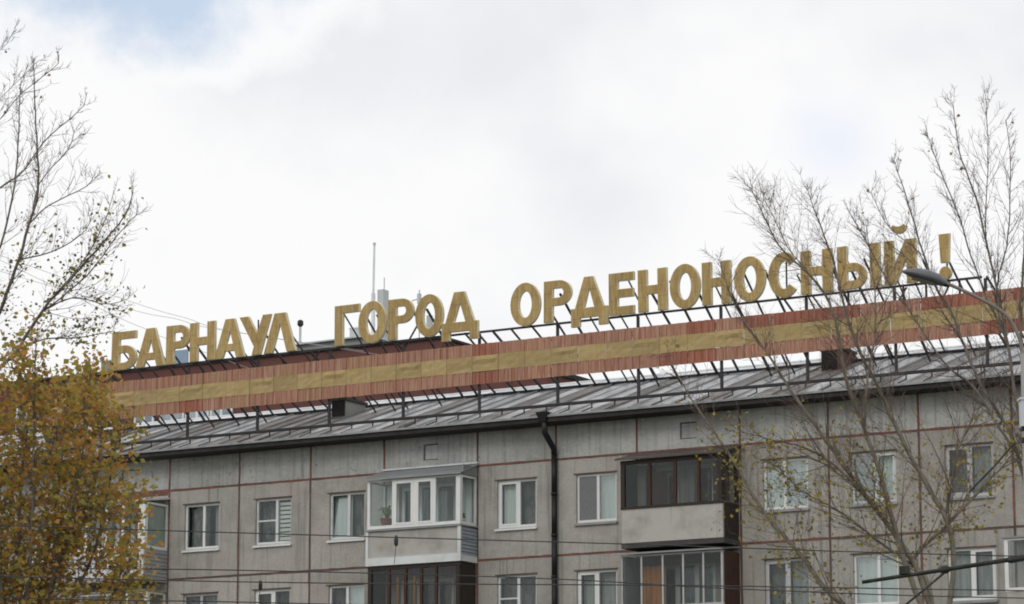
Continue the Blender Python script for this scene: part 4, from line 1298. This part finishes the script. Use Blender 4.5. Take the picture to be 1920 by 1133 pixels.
# ------------------------------------------------------------------ street lamp pole at the right edge
LY = 42.0
lp = empty("street_lamp", (7.22, LY, 0), label="concrete street lamp pole at the right edge with curved arm and grey lamp head", cat="street lamp")
LO = (7.22, LY, 0)
MB().tube([(7.22, LY, 0), (7.24, LY, 5), (7.25, LY, 9.0)], [0.17, 0.145, 0.12], 14).build("pole", "pole_concrete", lp, LO, smooth=True)
arm = spline([(7.22, LY, 8.6), (7.17, LY, 9.0), (7.08, LY, 9.34), (6.90, LY, 9.60), (6.46, LY, 9.86), (6.02, LY - 0.03, 10.05)], 6)
MB().tube(arm, [0.025] * len(arm), 8).build("arm", "arm_steel", lp, LO, smooth=True)
hd = MB()
ax = Vector((-0.94, -0.10, 0.24)).normalized()
sd = Vector((-0.1, 0.99, 0.0)).normalized()
upv = ax.cross(sd).normalized()
if upv.z < 0:
    upv = -upv
base_p = Vector((6.12, LY, 10.005))
prof = [(0.0, 0.045, 0.045, 0.0), (0.05, 0.075, 0.075, 0.0), (0.12, 0.12, 0.10, 0.008), (0.30, 0.15, 0.115, 0.012), (0.46, 0.135, 0.095, 0.012), (0.58, 0.08, 0.055, 0.01), (0.65, 0.025, 0.018, 0.004)]
rings = []
for (d, wy, hz, lift) in prof:
    ring = []
    for k in range(16):
        a = 2 * math.pi * k / 16
        s = math.sin(a)
        ring.append(base_p + ax * d + sd * (wy * math.cos(a)) + upv * ((hz * s if s > 0 else hz * 0.55 * s) + lift))
    rings.append(ring)
n0 = len(hd.v)
for r_ in rings:
    hd.v += [tuple(p) for p in r_]
for i in range(len(rings) - 1):
    for k in range(16):
        k2 = (k + 1) % 16
        hd.f.append((n0 + i * 16 + k, n0 + i * 16 + k2, n0 + (i + 1) * 16 + k2, n0 + (i + 1) * 16 + k))
        hd.m.append(0)
hd.f.append(tuple(n0 + k for k in range(16)))
hd.f.append(tuple(n0 + (len(rings) - 1) * 16 + k for k in range(16)))
hd.m += [0, 0]
head = hd.build("lamp_head", "lamp_grey", lp, LO, smooth=True)
ln = MB()
pts_l = [(0.18, 0.075), (0.26, 0.095), (0.40, 0.095), (0.50, 0.07)]
for i in range(len(pts_l) - 1):
    (d0, w0), (d1, w1) = pts_l[i], pts_l[i + 1]
    dn = upv * -0.062
    ln.quad(base_p + ax * d0 + sd * w0 + dn * 0.75, base_p + ax * d1 + sd * w1 + dn * 0.75, base_p + ax * d1 + dn * 1.25, base_p + ax * d0 + dn * 1.25)
    ln.quad(base_p + ax * d0 + dn * 1.25, base_p + ax * d1 + dn * 1.25, base_p + ax * d1 - sd * w1 + dn * 0.75, base_p + ax * d0 - sd * w0 + dn * 0.75)
ln.build("lamp_lens", "lamp_lens", head, LO)
MB().tube([base_p + ax * -0.05, base_p + ax * 0.08], [0.04, 0.048], 10).build("collar", "bracket_dark", head, LO)
# white box strapped to the pole
bx = MB().box(7.06, 7.34, LY - 0.34, LY - 0.15, 7.93, 8.30).build("control_box", "box_white", lp, LO)
MB().box(7.04, 7.36, LY - 0.36, LY - 0.13, 8.30, 8.33).build("box_lid", "box_white", bx, LO)
MB().box(7.07, 7.33, LY - 0.30, LY - 0.12, 7.72, 7.78).box(7.07, 7.33, LY - 0.30, LY - 0.12, 7.89, 7.925).build("box_strap", "bracket_dark", bx, LO)
# contact wire bracket
bk = MB().tube([(7.2, LY, 6.16), (6.0, LY, 5.975), (4.84, LY, 5.80)], [0.034, 0.030, 0.026], 8).build("wire_bracket", "bracket_dark", lp, LO, smooth=True)
MB().tube([(5.97, LY - 0.02, 5.92), (5.45, LY, 5.50), (4.3, LY + 0.05, 4.55)], 0.016, 6).build("stay", "bracket_dark", bk, LO)
MB().tube([(5.92, LY, 5.965), (5.95, LY, 5.97), (6.02, LY, 5.98), (6.06, LY, 5.985)], [0.035, 0.06, 0.06, 0.035], 8).build("clamp", "bracket_dark", bk, LO)
MB().box(5.36, 5.50, LY - 0.05, LY + 0.05, 5.91, 6.02).build("insulator", "bracket_dark", bk, LO)
MB().tube([(6.86, LY, 6.105), (6.90, LY, 6.11), (7.08, LY, 6.14), (7.10, LY, 6.145)], [0.035, 0.05, 0.05, 0.035], 8).build("clamp", "bracket_dark", bk, LO)
MB().tube([(7.0, LY - 0.05, 7.74), (6.72, LY - 0.04, 7.42), (6.35, LY, 7.05)], 0.014, 6).build("guy_wire", "bracket_dark", lp, LO)

# ------------------------------------------------------------------ trees
POPLAR_STEMS = [
    [(7.03, 5.39), (6.30, 5.83), (5.38, 6.34), (4.84, 7.08), (4.21, 7.87), (3.76, 8.71), (3.17, 9.66), (2.94, 10.09), (2.69, 10.63)],
    [(7.03, 5.39), (6.69, 6.79), (5.96, 7.91), (5.60, 8.43), (5.11, 9.17), (4.66, 9.84), (4.28, 10.49), (3.93, 10.99), (3.67, 11.54), (3.51, 12.09)],
    [(7.03, 5.39), (6.49, 6.85), (6.32, 7.45), (6.06, 8.43), (5.81, 9.17), (5.54, 9.93), (5.38, 10.90), (5.11, 11.50), (4.48, 12.13), (4.21, 12.62), (3.99, 13.11)],
    [(5.11, 11.50), (4.84, 11.90), (4.62, 12.23), (4.40, 12.82), (4.26, 13.14)],
    [(7.03, 5.39), (7.29, 6.88), (7.20, 7.68), (6.98, 8.10), (6.59, 8.89), (6.19, 9.84), (5.84, 10.63), (5.63, 11.36), (5.47, 12.16), (5.27, 12.79), (5.08, 13.42)],
    [(7.03, 5.39), (6.85, 6.62), (6.63, 6.99), (7.24, 7.59), (7.92, 8.29), (8.35, 8.75), (8.65, 9.28)],
    [(7.20, 7.68), (7.33, 8.30), (7.44, 8.83), (7.66, 9.27), (7.82, 9.82), (7.93, 10.45)],
    [(5.81, 9.17), (5.91, 9.91), (6.06, 10.63), (6.12, 11.36), (6.09, 12.09), (6.02, 12.82)],
    [(5.96, 7.91), (5.31, 8.56), (4.78, 8.83), (4.25, 8.92), (3.72, 9.05)],
    [(6.69, 6.79), (5.99, 7.32), (5.38, 7.76), (4.77, 8.07), (4.33, 8.47)],
]
EDGE_STEMS = [
    [(7.96, 5.49), (7.94, 6.94), (7.72, 8.23), (7.47, 8.83), (7.24, 9.26), (6.97, 10.07), (6.81, 10.61), (6.59, 11.06), (6.39, 11.80), (6.22, 12.54), (6.02, 13.35)],
    [(7.72, 8.23), (7.42, 8.66), (7.11, 9.22), (6.69, 9.61), (6.28, 10.31), (6.13, 10.58), (5.81, 11.10), (5.53, 11.70), (5.23, 12.31)],
    [(7.96, 5.49), (7.93, 7.76), (7.72, 8.91), (7.62, 9.82), (7.49, 10.71), (7.30, 11.80), (7.16, 12.51), (6.93, 13.29), (6.85, 14.07)],
    [(7.62, 9.82), (7.44, 10.41), (7.30, 10.74), (7.04, 11.64), (6.93, 12.12), (6.73, 12.73), (6.47, 13.58)],
    [(7.30, 11.80), (7.29, 12.12), (7.34, 13.16), (7.30, 14.16)],
    [(7.62, 9.82), (7.47, 10.58), (7.52, 11.16), (7.68, 11.80), (7.77, 13.09), (7.73, 13.94)],
    [(7.96, 5.49), (7.87, 8.58), (7.76, 10.24), (7.78, 11.00), (7.87, 12.28), (7.97, 13.09), (8.01, 13.72)],
    [(6.59, 11.06), (6.44, 11.50), (6.29, 11.80), (5.92, 12.15), (5.66, 12.80)],
    [(6.97, 10.07), (6.66, 10.58), (6.43, 11.08), (6.11, 11.50), (5.78, 11.75)],
]
BARE_STEMS = [
    [(-8.23, 5.15), (-7.61, 8.28), (-7.17, 8.74), (-6.89, 8.97), (-6.52, 9.52), (-6.17, 9.89), (-5.67, 10.42), (-5.35, 10.79), (-5.23, 11.09)],
    [(-6.52, 9.52), (-6.30, 9.70), (-5.90, 10.10), (-5.54, 10.64), (-5.37, 10.87), (-5.27, 10.99)],
    [(-8.23, 5.15), (-7.84, 8.58), (-7.20, 9.47), (-7.05, 9.80), (-6.88, 10.21), (-6.74, 10.65), (-6.59, 11.11), (-6.60, 11.80), (-6.61, 12.12), (-6.64, 12.87)],
    [(-8.03, 9.80), (-7.70, 11.03), (-7.26, 11.44), (-7.02, 11.62), (-6.84, 11.90), (-6.62, 12.23), (-6.20, 12.62), (-6.13, 12.84)],
    [(-8.08, 11.03), (-7.73, 11.88), (-7.29, 12.41), (-6.98, 12.79), (-6.51, 13.17), (-6.47, 13.31)],
    [(-8.10, 11.80), (-7.74, 12.27), (-7.30, 12.81), (-7.05, 13.12), (-6.83, 13.39)],
    [(-7.84, 8.58), (-7.37, 10.10), (-7.15, 10.75), (-7.02, 11.62), (-7.01, 12.40), (-7.00, 12.98)],
    [(-6.67, 10.79), (-6.59, 11.35), (-6.26, 11.79), (-6.17, 12.12)],
    [(-6.74, 10.65), (-6.50, 11.03), (-6.00, 11.38), (-5.96, 11.57)],
    [(-6.17, 9.89), (-5.87, 10.33), (-5.67, 10.79), (-5.57, 11.16)],
    [(-6.52, 9.52), (-6.12, 9.75), (-5.70, 9.70), (-5.41, 9.84)],
    [(-8.12, 12.19), (-7.77, 13.13), (-7.33, 13.53), (-7.22, 13.77)],
    [(-6.89, 8.97), (-6.51, 9.19), (-6.07, 9.26), (-5.66, 9.40)],
    [(-6.88, 10.21), (-6.40, 10.41), (-6.03, 10.72), (-5.95, 11.03)],
]
AUTUMN_STEMS = [
    [(-5.91, 3.19), (-6.21, 4.60), (-6.52, 5.90), (-6.81, 6.88), (-6.70, 7.61)],
    [(-5.91, 3.19), (-6.03, 4.92), (-6.27, 6.23), (-6.23, 7.08), (-6.12, 7.75)],
    [(-5.91, 3.19), (-5.84, 4.92), (-5.87, 6.23), (-5.77, 7.22), (-5.83, 7.88)],
    [(-5.91, 3.19), (-5.71, 4.92), (-5.55, 6.23), (-5.51, 7.22), (-5.43, 7.98)],
    [(-5.91, 3.19), (-5.63, 4.73), (-5.34, 5.90), (-5.24, 6.88), (-5.17, 7.81)],
    [(-5.91, 3.19), (-5.50, 4.60), (-5.07, 5.57), (-4.90, 6.56), (-4.84, 7.28)],
    [(-5.91, 3.19), (-5.36, 4.28), (-4.87, 5.05), (-4.69, 5.83), (-4.69, 6.52)],
    [(-5.91, 3.19), (-5.29, 3.96), (-4.79, 4.60), (-4.58, 5.18), (-4.54, 5.57)],
    [(-6.03, 4.92), (-6.50, 5.38), (-6.91, 5.96), (-7.19, 6.56)],
    [(-5.55, 6.23), (-5.89, 6.69), (-5.97, 7.22), (-5.65, 7.61)],
    [(-5.34, 5.90), (-5.06, 6.36), (-4.95, 6.95), (-5.02, 7.48)],
    [(-5.84, 4.92), (-5.46, 5.38), (-5.21, 5.83), (-5.02, 6.16)],
    [(-6.21, 4.60), (-6.62, 5.12), (-6.83, 5.57)],
    [(-5.71, 4.92), (-5.99, 5.64), (-6.06, 5.90), (-6.15, 6.69)],
    [(-4.87, 5.05), (-4.74, 5.31), (-4.71, 5.51)],
]



def resample(pts, step):
    sp = spline(pts, 14)
    out, acc = [sp[0]], 0.0
    for a, b in zip(sp[:-1], sp[1:]):
        acc += (b - a).length
        if acc >= step:
            out.append(b)
            acc = 0.0
    if (out[-1] - sp[-1]).length > 0.02:
        out.append(sp[-1])
    return out


def rot_dir(d, ang, az):
    d = d.normalized()
    a = d.cross(Vector((0.31, 0.17, 0.93)))
    if a.length < 1e-3:
        a = d.cross(Vector((1, 0, 0)))
    a.normalize()
    b = d.cross(a)
    return (d * math.cos(ang) + (a * math.cos(az) + b * math.sin(az)) * math.sin(ang)).normalized()


def leaf(mb, p, size, rnd, m=0, droop=0.4):
    """one leaf: two faces folded along the midrib"""
    d = Vector((rnd.uniform(-1, 1), rnd.uniform(-1, 1), rnd.uniform(-1, 0.4))).normalized()
    s = d.cross(Vector((rnd.uniform(-1, 1), rnd.uniform(-1, 1), rnd.uniform(-1, 1)))).normalized()
    n_ = d.cross(s)
    w = size * rnd.uniform(0.36, 0.5)
    L_ = size * rnd.uniform(0.8, 1.2)
    mid = p + d * (L_ * 0.5)
    n = len(mb.v)
    mb.v += [tuple(p), tuple(mid + s * w + n_ * w * 0.3), tuple(p + d * L_), tuple(mid - s * w + n_ * w * 0.3)]
    mb.f.append((n, n + 1, n + 2))
    mb.f.append((n, n + 2, n + 3))
    mb.m += [m, m]


def tree(name, label, stems, Y, dy, trunk_from, r0, seed, bark, twig, leaves, leaf_n, leaf_size, density, tw_len,
         up=0.35, leaf_zone=None, spread=0.05, rtw=0.0024, rtip=0.0045, sub=5, straight=0.10, from_bare=0.0):
    """trunk and limbs along measured lines, side shoots and twigs grown from them, leaves on the twigs"""
    rnd = random.Random(seed)
    fork = stems[0][0]
    base = Vector((trunk_from[0], Y, 0))
    t = empty(name, base, label=label, cat="tree", group="street trees in autumn")
    MB().tube([base + Vector((0, 0, -0.1)), base + Vector((0.03, 0, fork[1] * 0.5)), Vector((fork[0], Y, fork[1] + 0.1))], [r0 * 1.9, r0 * 1.45, r0 * 1.15], 12).build("trunk", bark, t, base, smooth=True)
    tw, lf = MB(), MB()
    done = []                                   # points and radii of the limbs built so far
    for si, st in enumerate(stems):
        L = len(st)
        main = st[0] == fork
        y0, rmax = Y, r0 * 0.72
        x0_, z0_ = st[0]
        if not main and done:
            q = min(done, key=lambda d: (d[0].x - x0_) ** 2 + (d[0].z - z0_) ** 2)
            if (q[0].x - x0_) ** 2 + (q[0].z - z0_) ** 2 < 0.16:
                x0_, y0, z0_, rmax = q[0].x, q[0].y, q[0].z, q[1] * 0.85
            else:
                rmax = r0 * 0.4
        y1 = y0 + rnd.uniform(-dy, dy) * (1.0 if main else 0.5)
        pts = [((x0_, y0, z0_) if i == 0 else (x, y0 + (y1 - y0) * (i / (L - 1)), z)) for i, (x, z) in enumerate(st)]
        rs = resample(pts, 0.14)
        for i in range(1, len(rs) - 1):
            rs[i] = rs[i] + Vector((rnd.uniform(-1, 1), rnd.uniform(-1, 1), rnd.uniform(-1, 1))) * 0.007
        total = len(rs)
        ra = rmax * min(1.0, 0.45 + total / 70)
        rad = [rtip + (ra - rtip) * (1 - i / (total - 1)) ** 0.8 for i in range(total)]
        done += list(zip(rs, rad))
        MB().tube(rs, rad, 7).build("limb", bark, t, base, smooth=True)
        i0 = int(total * (0.22 if main else 0.08))
        for i in range(i0, total):
            f = i / (total - 1)
            k = density * (0.6 + 0.5 * f)
            while rnd.random() < k:
                k -= 1
                d = (rs[min(i + 1, total - 1)] - rs[max(i - 1, 0)]).normalized()
                dd = rot_dir(d, rnd.uniform(0.35, 1.0), rnd.uniform(0, 6.283))
                ln_ = tw_len * rnd.uniform(0.3, 1.0) * (1.05 - 0.78 * f)
                p = rs[i].copy()
                seg = [p.copy()]
                ns = 5
                for q in range(ns):
                    dd = (dd + Vector((rnd.uniform(-straight, straight), rnd.uniform(-straight, straight), rnd.uniform(-straight, straight) + up * 0.3))).normalized()
                    p = p + dd * (ln_ / ns)
                    seg.append(p.copy())
                rr = min(rad[i] * 0.5, 0.0025 + 0.0055 * ln_)
                tw.tube(seg, [max(rtw, rr * (1 - 0.8 * q / ns)) for q in range(ns + 1)], 4, cap=False)
                tips = [seg[-1], seg[-2]]
                for q in range(sub):
                    a = rnd.randint(1, ns)
                    d2 = rot_dir(seg[a] - seg[a - 1], rnd.uniform(0.4, 1.0), rnd.uniform(0, 6.283))
                    l2 = ln_ * rnd.uniform(0.2, 0.5)
                    m1 = seg[a] + d2 * l2 * 0.5
                    m2 = m1 + (d2 + Vector((rnd.uniform(-.25, .25), rnd.uniform(-.25, .25), up * 0.5))).normalized() * l2 * 0.5
                    tw.tube([seg[a], m1, m2], [rtw * 1.05, rtw * 0.9, rtw * 0.6], 3, cap=False)
                    tips += [m1, m2]
                pal = rnd.choice(range(len(leaves)))
                lz = 1.0 if leaf_zone is None else leaf_zone(seg[-1].x, seg[-1].z)
                for q in tips:
                    c = leaf_n * lz
                    while c > 0:
                        if rnd.random() < c:
                            leaf(lf, q + Vector((rnd.gauss(0, spread), rnd.gauss(0, spread), rnd.gauss(0, spread))), leaf_size * rnd.uniform(0.55, 1.35), rnd, pal if rnd.random() < 0.75 else rnd.choice(range(len(leaves))))
                        c -= 1
    tag(tw.build("twigs", twig, t, base), kind="stuff")
    if lf.f:
        tag(lf.build("leaves", leaves, t, base), kind="stuff")
    return t


tree("bare_tree", "tall half bare tree on the left with grey limbs against the sky", BARE_STEMS, 42, 1.6, (-8.9, 0), 0.058, 21,
     "bark_grey", "twig_dark", ["leaf_olive", "leaf_olive", "leaf_gold"], 0.85, 0.056, 1.9, 0.95, up=0.40,
     leaf_zone=lambda x, z: max(0.02, min(1.6, (11.2 - z) / 1.5, (-5.35 - x) / 0.5)), spread=0.09, sub=6)
FILL = [[(-5.91, 3.19), (-6.10, 5.2), (-6.42, 6.6), (-6.55, 7.85)], [(-5.91, 3.19), (-5.72, 5.4), (-5.66, 6.9), (-5.62, 8.05)],
        [(-5.91, 3.19), (-6.35, 4.9), (-6.75, 6.4), (-6.95, 7.8)], [(-5.91, 3.19), (-5.45, 5.3), (-5.12, 6.6), (-5.0, 7.8)]]
tree("autumn_tree", "dense tree with yellow and orange leaves in the lower left", [[(x - 0.11, z + 0.05) for x, z in st] for st in AUTUMN_STEMS + FILL], 37, 1.2, (-5.95, 0), 0.055, 22,
     "bark_grey", "twig_brown", ["leaf_autumn", "leaf_gold", "leaf_autumn", "leaf_olive", "leaf_autumn", "leaf_gold"], 1.45, 0.072, 2.9, 0.80, up=0.2, spread=0.13, rtw=0.003,
     leaf_zone=lambda x, z: max(0.15, min(1.0, (8.6 - z) / 0.8)))
tree("poplar_tree", "leaning many stemmed bare tree in front of the right half of the building", POPLAR_STEMS, 50, 1.8, (7.3, 0), 0.072, 23,
     "bark_olive", "twig_brown", ["leaf_yellow", "leaf_olive", "leaf_gold"], 0.48, 0.066, 2.5, 1.75, up=0.14,
     leaf_zone=lambda x, z: max(0.010, min(2.4, (9.7 - z) / 1.6)), spread=0.07, straight=0.14, sub=10)
tree("slender_tree", "upright bare tree with thin reddish twigs at the right edge", [[(x, z - max(0.0, (z - 9.0)) * 0.10) for x, z in st] for st in EDGE_STEMS], 46, 1.4, (8.1, 0), 0.052, 24,
     "bark_grey", "twig_dark", ["leaf_yellow", "leaf_olive", "leaf_gold"], 0.60, 0.062, 2.1, 1.15, up=0.34,
     leaf_zone=lambda x, z: max(0.010, min(2.2, (9.4 - z) / 1.6)), spread=0.07, sub=8)
